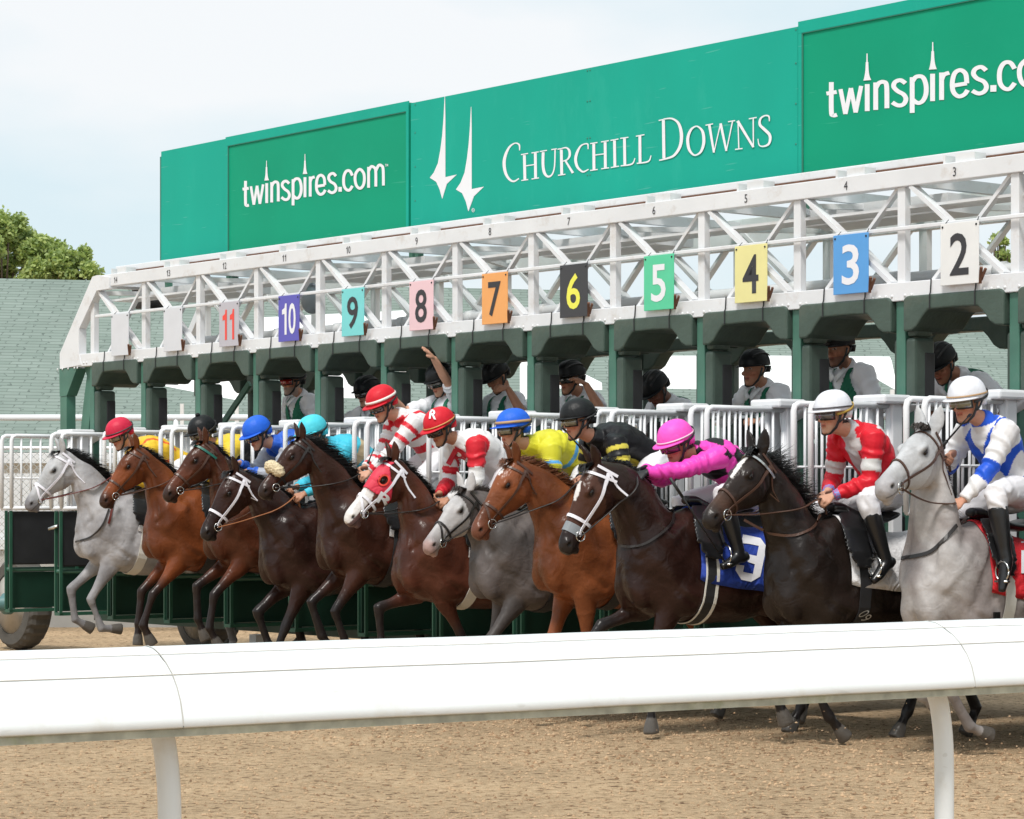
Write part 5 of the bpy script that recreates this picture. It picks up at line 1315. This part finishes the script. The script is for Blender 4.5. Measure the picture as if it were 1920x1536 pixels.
    for s in (1, -1):
        P2 = [X(.004, .088*s, .012), X(.018, .083*s, -.03), X(.036, .068*s, -.075), X(.062, .036*s, -.112), X(.072, 0, -.120)]
        ch.ribbon(P2, [fy*s, fy*s, fy*s+f*.2, fy*s*.6-fz*.6, -fz], .018, .004)
        ch.ribbon([X(-.045, .084*s, .012), X(-.012, .085*s, -.025), X(.018, .083*s, -.045)], [fy*s]*3, .012, .004)
    put(ch, 'chin_strap', M['blackmatt'], ho)
    if st.get('pompom'):
        pm = MB(); pm.ell(X(-.01, 0, .168), (.022, .022, .020), n=12); put(pm, 'pompom', st['helmet'], ho)
    if crew:
        vt = MB()
        for a_ in (-50, -18, 18, 50):
            pts = []
            for k in range(9):
                u = -.75+1.5*k/8; x = .125*math.sin(u)-.012; z = .03+.122*math.cos(u)*math.cos(R(a_)*.9); y = .105*math.sin(R(a_))*math.cos(u*.8)
                pts.append(X(x, y, z+.002))
            vt.ribbon(pts, [p-Hc for p in pts], .014, .007)
        put(vt, 'vent_ridge', M['blackmatt'], ho)
    return dict(root=root, off=off, X=X, arm=arm, legs=legs, N=N_, P=P_, jacket=jo, sy=sy, ta=ta, fz=fz, f=f, fy=fy, helmet=ho, fr=fr)

def decal(objs_bvh_fr, s, px, py, w, h, m, name, parent, off=Vector((0, 0, 0)), skew=0, bold=.03, lift=.003, rot=0):
    """lettering sewn on a surface: glyph outline dropped onto the cloth"""
    bvh, fr = objs_bvh_fr
    if isinstance(s, str): me = text_mesh(s, 1, bold)
    else: me = bpy.data.meshes.new('n'); me.from_pydata([(x, y_, 0) for x, y_ in s[0]], [], s[1]); me.update()
    bm = bmesh.new(); bm.from_mesh(me)
    bmesh.ops.subdivide_edges(bm, edges=bm.edges, cuts=2, use_grid_fill=True); bmesh.ops.triangulate(bm, faces=bm.faces); bm.to_mesh(me); bm.free()
    co = [v.co for v in me.vertices]; x0, x1 = min(c.x for c in co), max(c.x for c in co); y0, y1 = min(c.y for c in co), max(c.y for c in co)
    inv = lambda p: Vector(((p-fr.base).dot(fr.F), (p-fr.base).dot(fr.Lf), p.z))
    miss = []; cpos = inv(Vector((0, 0, CH))); cr_, sr_ = math.cos(R(rot)), math.sin(R(rot)); last = None
    for v in me.vertices:
        a = (v.co.x-(x0+x1)/2)/(x1-x0)*w; b = (v.co.y-(y0+y1)/2)/(y1-y0)*h; a, b = a*cr_-b*sr_, a*sr_+b*cr_
        d = ray(px+a, py-b-skew*a); q = inv(Vector((0, 0, CH))+d)-cpos; q.normalize(); hit = bvh.ray_cast(cpos, q)
        if hit[0]: last = hit[3]; v.co = hit[0]-q*lift-off
        else: v.co = cpos+q*((last or 20))-off; miss.append(v.index)
    if miss:
        bm = bmesh.new(); bm.from_mesh(me); bm.verts.ensure_lookup_table(); bmesh.ops.delete(bm, geom=[bm.verts[i] for i in miss], context='VERTS'); bm.to_mesh(me); bm.free()
    me.materials.append(m); return link(name, me, parent)

# ------------------------------------------------------------------ tack
def onbody(hd, px, py, lift=.008, lat=.12):
    fr = hd['fr']; inv = lambda p: Vector(((p-fr.base).dot(fr.F), (p-fr.base).dot(fr.Lf), p.z)); c = inv(Vector((0, 0, CH))); q = (inv(Vector((0, 0, CH))+ray(px, py))-c).normalized()
    h = hd['bvh'].ray_cast(c, q)
    if h[0]: return h[0]+h[1]*lift, h[1]
    p = fr.px(px, py, lat); return p, Vector((0, 1, 0))
def strap(hd, pts, m, w=.018, name='strap', th=.005):
    P_ = [onbody(hd, *p) for p in cr(pts, 5)]; pts3 = [p for p, n in P_]; 
    mb = MB(); mb.ribbon(pts3, [n for p, n in P_], w, th); return mb.build(name, m, hd['root'])
def cloth(hd, x0, x1, zlow, col, name='saddle_cloth', off=.012, m=None, alo=-18):
    T, bvh = hd['T'], hd['bvh']; nx, na = 14, 30; V_ = []; fs = []
    for i in range(nx+1):
        x = x0+(x1-x0)*i/nx
        for j in range(na+1):
            a = R(alo+(180-2*alo)*j/na); o = T(x, 1.30); d = hd['V']*math.sin(a)+Vector((0, 1, 0))*math.cos(a); h = cast(bvh, o+d*.8, o)
            p = h[0] if h else o+d*.28; p = p+d*(off+.005*math.sin(i*1.3+j*.8)*(abs(j-na/2)/na*2)); V_.append(p)
    k = nx+1; W_ = (na+1)
    V2 = [p-(p-T(x0, 1.30)).normalized()*.004 for p in V_]
    n = len(V_)
    for i in range(nx):
        for j in range(na): a = i*W_+j; fs.append((a, a+1, a+W_+1, a+W_)); fs.append((n+a, n+a+W_, n+a+W_+1, n+a+1))
    for j in range(na): fs.append((j, n+j, n+j+1, j+1)); a = nx*W_+j; fs.append((a, a+1, n+a+1, n+a))
    for i in range(nx): a = i*W_; fs.append((a, a+W_, n+a+W_, n+a)); a += na; fs.append((a, n+a, n+a+W_, a+W_))
    mb = MB().add(V_+V2, fs); return mb.build(name, m or mat('cloth_'+name+str(len(bpy.data.materials)), col, .75, var=.06, vs=8, bump=.4, bs=14, bdist=.015, wrinkle=.02), hd['root'], True), mb
def girth(hd, x0, x1, m, edge=None, w=.09):
    T, bvh = hd['T'], hd['bvh']; P_ = []; N__ = []
    for j in range(41):
        a = R(40-260*j/40); o = T(x0+(x1-x0)*j/40 if False else x0, 1.22); d = hd['V']*math.sin(a)+Vector((0, 1, 0))*math.cos(a); h = bvh.ray_cast(o, d, .6); P_.append(o+d*(min(h[3], .40)+.006) if h[0] else o+d*.3); N__.append(d)
    MB().ribbon(P_, N__, w, .006).build('girth', m, hd['root'])
    if edge:
        MB().ribbon([p-hd['U']*w*.5+n_*.002 for p, n_ in zip(P_, N__)], N__, .022, .007).build('girth_edge', edge, hd['root'])
        MB().ribbon([p+hd['U']*w*.5+n_*.002 for p, n_ in zip(P_, N__)], N__, .010, .007).build('girth_edge', edge, hd['root'])
    return P_
saddle_m = M['black']
def saddle(hd):
    T = hd['T']; mb = MB(); S = hd['S']; U, V = hd['U'], hd['V']; Y = Vector((0, 1, 0))
    st = [(.02,1.655,.05,.03),(-.05,1.66,.075,.035),(-.14,1.63,.11,.028),(-.26,1.600,.125,.026),(-.38,1.600,.13,.028),(-.46,1.635,.13,.03),(-.50,1.65,.10,.018)]
    mb.loft([(T(x, z), Y, V, w, h) for x, z, w, h in st], 18)
    for s in (1, -1):
        mb.loft([(T(-.06, 1.62, .09*s), U, V, .09, .02), (T(-.05, 1.52, .20*s), U, Y, .13, .012), (T(-.04, 1.38, .265*s), U, Y, .12, .010), (T(-.06, 1.27, .285*s), U, Y, .07, .008)], 14)
    me = remesh(mb, .011, 4); me.materials.append(saddle_m); return link('saddle', me, hd['root'])
def stirrup(hd, pd, s=1):
    k = pd['legs'][s]; foot = k[3]; a = k[2]; T = hd['T']; mb = MB(); c = a+(foot-a)*.62+Vector((0, 0, -.045)); pts = []
    for j in range(17):
        t = 2*math.pi*j/16; pts.append(c+Vector((0, .055*math.cos(t), .055+.062*math.sin(t))))
    mb.tube(pts, .006, 6); mb.bar(c+Vector((-.0, -.05, -.006)), c+Vector((0, .05, -.006)), .035, .012)
    so_ = mb.build('stirrup', M['chrome'], hd['root'], True)
    lb = MB(); lb.ribbon([T(-.08, 1.50, .27*s), (T(-.08, 1.42, .29*s)+c)/2+Vector((0, .015*s, .05)), c+Vector((0, 0, .118))], [Vector((0, s, 0))]*3, .018, .004); lb.build('stirrup_leather', M['black'], hd['root'])

JK = {}
def jockey(i, label, helm, neck, style, pitch=-14, yaw=6, handL=None, handR=None, pel=None, latH=.0, elb=None, rein_m=None, tl=.46, ank=None, toe=None, **kw):
    hd = HORSES[i]; fr = hd['fr']; T = hd['T']
    Hm = fr.px(helm[0], helm[1], latH); Nk = fr.px(neck[0], neck[1], 0)
    pdz = fr.px(pel[0], pel[1], 0) if pel else T(-.48, 1.62)+Vector((0, 0, .30))
    d = (pdz-Nk).normalized(); Pv = Nk+d*tl
    face = Vector((math.cos(R(pitch))*math.cos(R(yaw)), math.cos(R(pitch))*math.sin(R(yaw)), math.sin(R(pitch))))
    # head kept at a human distance from the neck base
    v = Hm-Nk; Hm = Nk+v.normalized()*min(max(v.length, .21), .25)
    hL = fr.px(handL[0], handL[1], handL[2]) if handL else T(.16, 1.72, .07)
    hR = fr.px(handR[0], handR[1], handR[2]) if handR else T(.16, 1.72, -.07)
    wr = lambda h_: h_
    J = dict(pelvis=Pv, neck=Nk, helm=Hm, face=face, hand={1: hL, -1: hR}, ankle={}, toe={})
    for s in (1, -1):
        J['ankle'][s] = T(-.25, 1.27, .29*s) if not (ank and s == 1) else fr.px(ank[0], ank[1], .30)
        J['toe'][s] = J['ankle'][s]+Vector((.16, .03*s, -.015)) if not (toe and s == 1) else fr.px(toe[0], toe[1], .31)
    J['epole'] = elb or {1: Vector((-.3, .5, -.8)), -1: Vector((-.3, -.5, -.8))}
    J['palm'] = {1: Vector((-.3, -.5, -.9)), -1: Vector((-.3, .5, -.9))}; J['hdir'] = {1: Vector((.9, -.25, -.25)), -1: Vector((.9, .25, -.25))}
    J['thumb'] = {1: 1, -1: -1}
    style['seed'] = i; style['hs'] = 1.03
    pd = person(label, fr, J, style, 'jockeys riding the racehorses'); JK[i] = pd
    saddle(hd); stirrup(hd, pd, 1); stirrup(hd, pd, -1)
    rm = rein_m or strap_b; q = hd['H']
    for s in (1, -1):
        b = hd['bit'][0 if s == 1 else 1]; h = J['hand'][s]+J['hdir'][s].normalized()*.07
        h = pd['arm'][s][2]+J['hdir'][s].normalized()*.075
        pts = [b]
        for k_ in range(1, 8):
            f_ = k_/8; m_ = b+(h-b)*f_+Vector((0, 0, -.035*math.sin(math.pi*f_))); hit = cast(hd['bvh'], m_+Vector((0, s*.7, 0)), m_-Vector((0, s*.02, 0)))
            if hit and (hit[0]-m_).length < .35: m_ = hit[0]+Vector((0, s*.022, 0))
            pts.append(m_)
        rein(hd, pts+[h, h+Vector((-.03, 0, -.10))], rm, 'rein', .0115, .42)
    return pd
def plain(col): return lambda d: np.tile(np.array(col, float), (len(d['co']), 1))
def pick(base, *rules):
    def f(d):
        c = np.tile(np.array(base, float), (len(d['co']), 1))
        for rule, col in rules: c[rule(d)] = col
        return c
    return f
arm_ = lambda d: np.isin(d['nm'], ('armL', 'armR')); fore_ = lambda d: np.isin(d['nm'], ('foreL', 'foreR')); sl = lambda d: arm_(d) | fore_(d); tor = lambda d: d['nm'] == 'torso'
def hoops(n, ph=0): return lambda d: sl(d) & (((d['t']*n+ph+fore_(d)*n*.95) % 1) < .5)
WH, RD_, YL, BK, BL = (.80, .79, .80), (.62, .02, .035), (.78, .56, .05), (.012, .012, .014), (.02, .10, .62)
VEST = mat('vest_green', (.012, .16, .09), .75, bump=.3, bs=40, wrinkle=.02)
HB, HR_, HBl = helm_mat('black', (.009, .010, .011), .45), helm_mat('red', (.62, .015, .03)), helm_mat('blue', (.02, .13, .68))
HW = helm_mat('white', (.72, .73, .78)); HP = helm_mat('pink', (.90, .10, .55)); HT = helm_mat('turquoise', (.08, .60, .72)); HR2 = helm_mat('crimson', (.58, .02, .06))
tanb = mat('tan_band', (.45, .28, .14), .5); whb = mat('white_band', (.8, .74, .7), .5); greyb = mat('dark_band', (.06, .05, .055), .5)
lens_y = mat('lens_amber', (.22, .20, .13), .08, spec=.9, coat=1); lens_r = mat('lens_red', (.4, .02, .01), .1, spec=.8, coat=1)
# saddle cloths and girths first
whc = mat('cloth_white', (.74, .73, .74), .8, bump=.4, bs=12, bdist=.015, wrinkle=.02)
for i in (1, 2, 3, 4, 5, 6, 7, 8): cloth(HORSES[i], -.02, -.66, 1.15, None, m=whc)
c9, mb9 = cloth(HORSES[9], .0, -.76, 1.1, (.015, .05, .34), alo=-36); c10, _ = cloth(HORSES[10], .0, -.72, 1.1, None, m=whc, alo=-30); c11, _ = cloth(HORSES[11], .02, -.72, 1.1, (.62, .015, .025), alo=-30)
wg = mat('girth_white', (.72, .70, .64), .7); bgm = mat('girth_black', (.02, .02, .022), .6)
for i in (1, 6): girth(HORSES[i], -.10, -.1, wg)
for i in (2, 3, 4, 5, 7, 8, 10): girth(HORSES[i], -.10, -.1, bgm)
girth(HORSES[9], -.08, -.1, bgm, wg); girth(HORSES[11], -.12, -.1, wg)

jockey(1, 'jockey in yellow silks and plain dark red cap on the leftmost grey horse', (206, 790), (256, 842), dict(skin='a', helmet=HR2, band2=greyb, hunch=1, lens=lens_y, jacket=pick((.80,.52,.04), (lambda d: (np.abs(d['y']-.13) < .012) & (d['a'] > .3), (.75,.12,.03)))), pitch=-24, rein_m=strap_maroon)
jockey(2, 'jockey in yellow and black silks with black pompom cap, face half hidden', (366, 792), (412, 838), dict(skin='b', helmet=HB, pompom=1, jacket=pick(YL, (lambda d: tor(d) & (d['a'] < .72), BK), (lambda d: arm_(d) & (d['t'] > .35) & (d['t'] < .7), BK))), pitch=-20, rein_m=strap_br)
jockey(3, 'jockey in blue and silver silks with plain bright blue cap', (472, 800), (522, 832), dict(skin='a', helmet=HBl, jacket=pick((.03,.12,.55), (lambda d: sl(d) & ~(arm_(d) & (d['t'] < .18)), (.38,.40,.46)), (lambda d: fore_(d) & (d['t'] > .6), (.03,.12,.55)))), pitch=-26, handL=(462, 884, .05), handR=(448, 868, -.06))
jockey(4, 'jockey in turquoise silks and turquoise cap, face hidden behind a horse', (574, 796), (625, 836), dict(skin='b', helmet=HT, jacket=pick((.06,.50,.66), (lambda d: tor(d) & (np.abs(d['a']-.6) < .1), (.62,.48,.30)))), pitch=-18, handL=(572, 926, .08), rein_m=strap_tan)
jockey(5, 'jockey in white silks with red hoops and red cap with a white band, sitting upright', (708, 745), (756, 782), dict(skin='a', helmet=HR_, band=whb, hunch=.6, lens=lens_m, jacket=pick(WH, (lambda d: sl(d) & (((d['t']*2.6+.55+fore_(d)*.4) % 1) < .36), RD_), (lambda d: tor(d) & (d['b'] > .02) & (((d['a']*3.2) % 1) < .5), RD_), (lambda d: (np.abs(np.abs(d['y'])-.12) < .018) & (d['a'] > .55) & (d['b'] < .06), RD_))), pitch=-24, handR=(684, 876, -.07), handL=(694, 886, .06), pel=(826, 866))
j6 = jockey(6, 'jockey in white silks with red sleeve patches and red cap lettered R', (819, 790), (866, 826), dict(skin='b', helmet=HR_, band2=mat('gold_band', (.6, .3, .1), .5), lens=mat('lens_dark', (.02, .01, .008), .08, coat=1), jacket=pick(WH, (lambda d: arm_(d) & (d['t'] < .62) & (d['nm'] == 'armL'), RD_), (lambda d: fore_(d) & (d['nm'] == 'foreR') & (d['t'] > .0), RD_), (lambda d: (d['nm'] == 'armR') & (d['t'] > .55) & (d['t'] < .75), RD_))), pitch=-26, handR=(824, 926, -.05), handL=(842, 936, .06), pel=(945, 885))
jockey(7, 'jockey in lime yellow silks with light blue stripes and blue cap with tan band', (957, 790), (1002, 836), dict(skin='a', helmet=HBl, band=tanb, lens=lens_y, jacket=pick((.66,.62,.04), (lambda d: (sl(d) & (((d['t']*2.2+.25+fore_(d)*.3) % 1) < .19)) | (tor(d) & (np.abs(d['a']-.42) < .04)), (.10,.38,.75)))), pitch=-6, yaw=-4)
jockey(8, 'jockey in black silks with yellow stripes and plain black cap', (1080, 774), (1122, 824), dict(skin='e', helmet=HB, lens=lens_y, jacket=pick(BK, (lambda d: (sl(d) & (((d['t']*3.3+.7) % 1) < .35) & (arm_(d))), (.78,.68,.10)), (lambda d: tor(d) & (d['b'] > .05) & (np.abs(d['y']) < .09) & (d['a'] > .25) & (d['a'] < .8), (.78,.68,.10)))), pitch=-8, yaw=-2)
j9 = jockey(9, 'jockey in pink silks with black diamonds and pink cap, arms stretched forward', (1262, 818), (1318, 845), dict(skin='b', helmet=HP, band2=mat('pale_pink_band', (.9, .6, .72), .5), lens=mat('lens_purple', (.12, .03, .05), .08, coat=1), glove=(.015,.016,.018), jacket=pick((.88,.07,.50), (lambda d: (tor(d) | (arm_(d) & (d['t'] < .12) & (d['b'] < .02))) & ((np.floor((d['lx']+d['lz'])*8)+np.floor((d['lx']-d['lz'])*8)) % 2 == 0), BK), (lambda d: (d['nm'] == 'armR') & (d['t'] > .4) & (d['t'] < .8), BK))), pitch=-22, handL=(1212, 886, .05), handR=(1208, 878, -.06), pel=(1390, 915), ank=(1385, 1035), toe=(1345, 1050))
j10 = jockey(10, 'jockey in red silks with silver panel and white cap, gripping the reins bare handed', (1555, 758), (1604, 808), dict(skin='a', helmet=HW, band2=greyb, lens=mat('lens_mirror', (.10, .09, .10), .06, spec=.9, coat=1), gstrap=M['gold'], hunch=.7, jacket=pick((.66,.015,.03), (lambda d: tor(d) & (d['b'] > .0) & (np.abs(d['y']-.02) < .05), (.50,.50,.52)), (lambda d: tor(d) & (d['a'] > .80) & (d['a'] < .96) & (d['y'] > .02), (.62,.61,.62)), (lambda d: arm_(d) & (d['t'] > .5) & (d['t'] < .78), (.64,.63,.62)), (lambda d: fore_(d) & (d['t'] > .84) & (((d['t']*25) % 1) < .6), (.06,.30,.70)))), pitch=-6, yaw=0, handL=(1562, 930, .05), handR=(1552, 922, -.08), pel=(1655, 914), ank=(1660, 1048), toe=(1640, 1068), elb={1: Vector((-.5, .45, -.6)), -1: Vector((-.1, -.3, -.9))}, rein_m=strap_br, tl=.45)
j11 = jockey(11, 'jockey in white silks with blue diamonds and white cap with tan band', (1807, 733), (1850, 792), dict(skin='e', helmet=HW, band2=tanb, lens=lens_y, hunch=.6, jacket=pick(WH, (lambda d: tor(d) & ((np.abs(d['a']-.62)/.36+np.abs(np.abs(d['y'])-.095)/.10) < 1), BL), (lambda d: (fore_(d) & (d['t'] < .34)) | (arm_(d) & (d['t'] > .82)), BL), (lambda d: (d['a'] > 1.02) & tor(d), BL), (lambda d: tor(d) & (d['a'] < .2) & (d['y'] > .06), BL))), pitch=-10, yaw=4, handL=(1806, 938, .09), handR=(1786, 850, -.16), pel=(1893, 922), ank=(1885, 1045), toe=(1880, 1070), elb={1: Vector((-.6, .5, -.6)), -1: Vector((.1, -.5, -.8))}, rein_m=strap_br, tl=.47)

# lettering on silks, caps and cloths
def bvh_obj(o, off): 
    me = o.data; return BVHTree.FromPolygons([v.co+off for v in me.vertices], [tuple(p.vertices) for p in me.polygons])
redl = mat('letter_red', (.55, .02, .04), .6)
decal((bvh_obj(j6['jacket'], j6['off']), j6['fr']), 'R', 862, 862, 40, 36, redl, 'letter', j6['jacket'], j6['off'], rot=-28, lift=.012)
decal((bvh_obj(j6['helmet'], j6['off']), j6['fr']), 'R', 812, 777, 14, 18, M['letter'], 'letter', j6['helmet'], j6['off'], rot=-8, lift=.012)
THREE = ([(0,8),(0,10),(2,10),(2,8.2),(4.6,8.2),(4.6,10),(6.6,8.4),(6.6,6.2),(4.6,6.2),(5,5),(2.6,5.9),(2.6,4.2),(4.6,4.0),(6.6,4),(6.6,1.6),(4.6,1.8),(4.6,0),(2,0),(2,1.8),(0,1.8),(0,3.2),(2,3.2),(4.6,5.9),(6.6,5.0)],
         [(0,3,2,1),(3,4,5,2),(4,8,7,6,5),(8,22,23,7),(10,11,12,22),(22,12,13,23),(12,15,14,13),(15,16,17,18),(15,14,16),(18,17,19),(19,18,21,20)])
b9 = bvh_obj(c9, Vector((0, 0, 0))); decal((b9, HORSES[9]['fr']), THREE, 1408, 1048, 48, 84, M['letter'], 'cloth_number', c9, rot=-12, lift=.008, bold=.02)
b11 = bvh_obj(c11, Vector((0, 0, 0))); decal((b11, HORSES[11]['fr']), '1', 1925, 1045, 20, 60, M['letter'], 'cloth_number', c11, lift=.008)

# hood, sheepskin roll, nose tape and extra straps
hd = HORSES[6]; u, v, y = hd['u'], hd['v'], hd['y']
de = np.sqrt(((u-.205)/.040)**2+((v-.004)/.034)**2)
mask = (u > .0) & (u < .335-.05*np.clip(-v*5, 0, 1)) & (v > -.225) & (np.abs(y) < .12) & ~((de < 1) & (np.abs(y) > .03)) & (hd['nm'] == 'head')
hm2, _ = shell(hd['me'], mask, .007, 'hood'); hm2.materials.append(mat('hood_red', (.62, .025, .06), .6, bump=.4, bs=50, wrinkle=.01)); ho6 = link('hood', hm2, hd['root'])
decal((hd['bvh'], hd['fr']), 'R', 690, 872, 12, 16, M['letter'], 'letter', ho6, rot=25, lift=.014)
decal((hd['bvh'], hd['fr']), 'R', 722, 938, 30, 22, M['letter'], 'letter', ho6, rot=-30, lift=.014)
eb = MB(); H = hd['H']; pts = []; nr = []
for k in range(25):
    t = 2*math.pi*k/24; b = H(.205+.043*math.cos(t), .3, .004+.037*math.sin(t)); h = cast(hd['bvh'], b, b-hd['hy']*.4); p = h[0] if h else b; pts.append(p+hd['hy']*.008); nr.append(hd['hy'])
eb.ribbon(pts, nr, .012, .008); eb.build('eye_rim', M['red'], ho6)
hd = HORSES[5]; P_, N_ = head_path(hd, arc(.385, 10, .37, 165, 12), .024)
sp = MB(); sp.tube(P_, [.026, .038, .044, .047, .047, .047, .047, .047, .047, .047, .044, .038, .026], 12); sm = remesh(sp, .007, 1); c_ = vco(sm).astype(float); n_ = vno(sm).astype(float); c_ += (n_.T*(nz3(c_, 160, 2)*.0045+nz3(c_, 70, 5)*.003)).T; setco(sm, c_); sm.materials.append(mat('sheepskin', (.72, .60, .40), .95, var=.12, vs=40, bump=.8, bs=160, bdist=.01)); link('sheepskin_noseband', sm, hd['root'])
hd = HORSES[9]; P_, N_ = head_path(hd, arc(.475, -20, .475, 200, 16), .003); MB().ribbon(P_, N_, .065, .002).build('nose_tape', mat('tape_grey', (.22, .24, .26), .6), hd['root'])
P_, N_ = head_path(HORSES[3], arc(.055, -25, .085, 90, 9)+arc(.085, 90, .055, 205, 9)[1:], .008); MB().ribbon(P_, N_, .02, .006).build('browband', mat('browband_green', (.01, .12, .09), .4), HORSES[3]['root'])
P_, N_ = head_path(HORSES[10], arc(.055, -25, .085, 90, 9)+arc(.085, 90, .055, 205, 9)[1:], .008); MB().ribbon(P_, N_, .016, .006).build('browband', M['chrome'], HORSES[10]['root'])
strap(HORSES[1], [(204, 955), (192, 985), (170, 1007), (143, 1016)], strap_b, .016)
strap(HORSES[1], [(212, 935), (208, 962), (203, 982)], strap_maroon, .02, 'tab')
strap(HORSES[9], [(1262, 950), (1258, 980), (1232, 1006), (1198, 1024), (1166, 1024)], strap_b, .016)
strap(HORSES[11], [(1792, 985), (1768, 1016), (1740, 1038), (1692, 1048)], strap_b, .024)
strap(HORSES[10], [(1395, 975), (1440, 998), (1490, 1004), (1522, 990), (1538, 965)], strap_br, .016)
bk = MB(); p, n = onbody(HORSES[11], 1866, 1158, .014); bk.bar(p-Vector((0, 0, .035)), p+Vector((0, 0, .035)), .05, .012, n); bk.build('girth_buckle', M['black'], HORSES[11]['root'])
decal((HORSES[10]['bvh'], HORSES[10]['fr']), '09', 1622, 1155, 17, 22, mat('chalk', (.5, .5, .48), .9), 'girth_mark', HORSES[10]['root'], rot=-62, lift=.02, bold=-.01)
# riding whips
def whip(pd, a, b, label, m=M['black']):
    a = Vector(a); b = Vector(b); w0 = pd['fr'].w(a); r_ = empty('riding_whip', w0, pd['fr'].rz, label, 'whip'); d = b-a
    MB().tube([(0, 0, 0), d*.5, d], [.007, .006, .004], 8).build('shaft', m, r_, True); q = MB(); q.bar(d, d*1.10, .022, .006); q.build('flap', m, r_); g_ = MB(); g_.tube([d*-.06, d*.2], .011, 8); g_.build('handle', M['blackmatt'], r_, True)
fr = HORSES[11]['fr']; whip(j11, fr.px(1766, 838, -.12), fr.px(1815, 782, .10), 'black riding whip held against the chin of the white and blue jockey')
fr = HORSES[8]['fr']; whip(JK[8], fr.px(1112, 866, .06), fr.px(1060, 808, .12), 'black riding whip raised in front of the black silks')
fr = HORSES[5]['fr']; whip(JK[5], fr.px(690, 868, .03), fr.px(701, 842, .05), 'short end of a black whip sticking up from the fist of the hooped jockey')
fr = HORSES[9]['fr']; whip(JK[9], fr.px(1262, 905, .30), fr.px(1350, 1040, .36), 'long black whip slanting down past the blue number 3 cloth')

# ------------------------------------------------------------------ gate crew standing in the stalls
def crewman(label, helm, neck, style, pitch=-10, yaw=0, L_=None, R_=None, t=-.5, lean=0, cL=1, cR=1, hdL=None, hdR=None, feet=.97):
    k = on_plane(helm[0], helm[1], t); base = G0+AX*k.x+FW*t; fr = Frame(base)
    Hm = fr.px(helm[0], helm[1]+4, 0); Nk = fr.px(neck[0], neck[1], 0); v = Hm-Nk; Nk = Hm-v.normalized()*min(max(v.length, .22), .27)
    Pv = Nk+Vector((-lean-.02, 0, -.5)).normalized()*.50
    face = Vector((math.cos(R(pitch))*math.cos(R(yaw)), math.cos(R(pitch))*math.sin(R(yaw)), math.sin(R(pitch))))
    hL = fr.px(*L_) if L_ else Pv+Vector((.2, .22, .02)); hR = fr.px(*R_) if R_ else Pv+Vector((.2, -.22, .02))
    J = dict(pelvis=Pv, neck=Nk, helm=Hm, face=face, hand={1: hL, -1: hR}, ankle={1: Vector((Pv.x+.0, .12, feet+.1)), -1: Vector((Pv.x-.05, -.12, feet+.1))}, curl={1: cL, -1: cR})
    J['toe'] = {s: J['ankle'][s]+Vector((.16, .02*s, -.01)) for s in (1, -1)}
    J['hdir'] = {}; 
    if hdL: J['hdir'][1] = Vector(hdL)
    if hdR: J['hdir'][-1] = Vector(hdR)
    J['palm'] = {1: Vector((.8, -.5, -.3)), -1: Vector((.8, .5, -.3))}
    style.update(helmet=HB, crew=1, vest=1, top='shirt', pants=(.012, .03, .025), jacket=plain((.86, .86, .90)), hs=1.04, spread=.6, hunch=.4); style.setdefault('sleeve', .5); style.setdefault('bulk', 1.16)
    return person(label, fr, J, style, 'gate handlers in black helmets standing in the stalls')
crewman('gate handler with red glasses and grey beard in the stall under board ten', (547, 702), (566, 742), dict(skin='e', goggles=1, lens=lens_r, beard=(.4,.38,.36), hair=(.2,.19,.18), seed=31), pitch=-4)
crewman('gate handler reaching an arm to the left behind the red capped hooped jockey', (686, 722), (706, 764), dict(skin='a', goggles=1, seed=32), R_=(622, 752, -.3), pitch=-14, cR=.4)
crewman('gate handler with one hand raised high under the pink eight board', (822, 700), (842, 746), dict(skin='a', goggles=1, seed=33), L_=(812, 670, .30), R_=(728, 738, -.25), cL=.12, hdL=(.8, .1, .6), pitch=-22, cR=.5, t=-.15)
crewman('gate handler bowing his head with one curled hand up, under the orange seven board', (926, 694), (948, 742), dict(skin='b', seed=34), L_=(952, 728, .28), pitch=-34, cL=.6, hdL=(.9, -.3, .15))
crewman('gate handler in sunglasses holding a spread hand before his face, below board six', (1068, 695), (1092, 742), dict(skin='b', goggles=1, seed=35), L_=(1098, 720, .30), pitch=-8, cL=.35, hdL=(.8, -.3, .45))
crewman('dark skinned gate handler crouched low with head down, behind the pink capped jockey', (1224, 718), (1252, 752), dict(skin='d', seed=36), pitch=-42, lean=.25)
crewman('gate handler in long white sleeves looking left, under the yellow four board', (1413, 676), (1436, 726), dict(skin='b', hair=(.1,.08,.07), sleeve=1, seed=37), R_=(1350, 742, -.25), L_=(1420, 790, .2), pitch=-6)
crewman('tallest gate handler, face hidden by a padded post, under the blue three board', (1571, 638), (1592, 690), dict(skin='b', sleeve=1, beard=(.03,.02,.02), seed=38), pitch=-8, feet=1.1)
crewman('gate handler leaning forward behind the white capped jockey at the right', (1760, 668), (1806, 708), dict(skin='c', seed=39), pitch=-36, lean=.3)
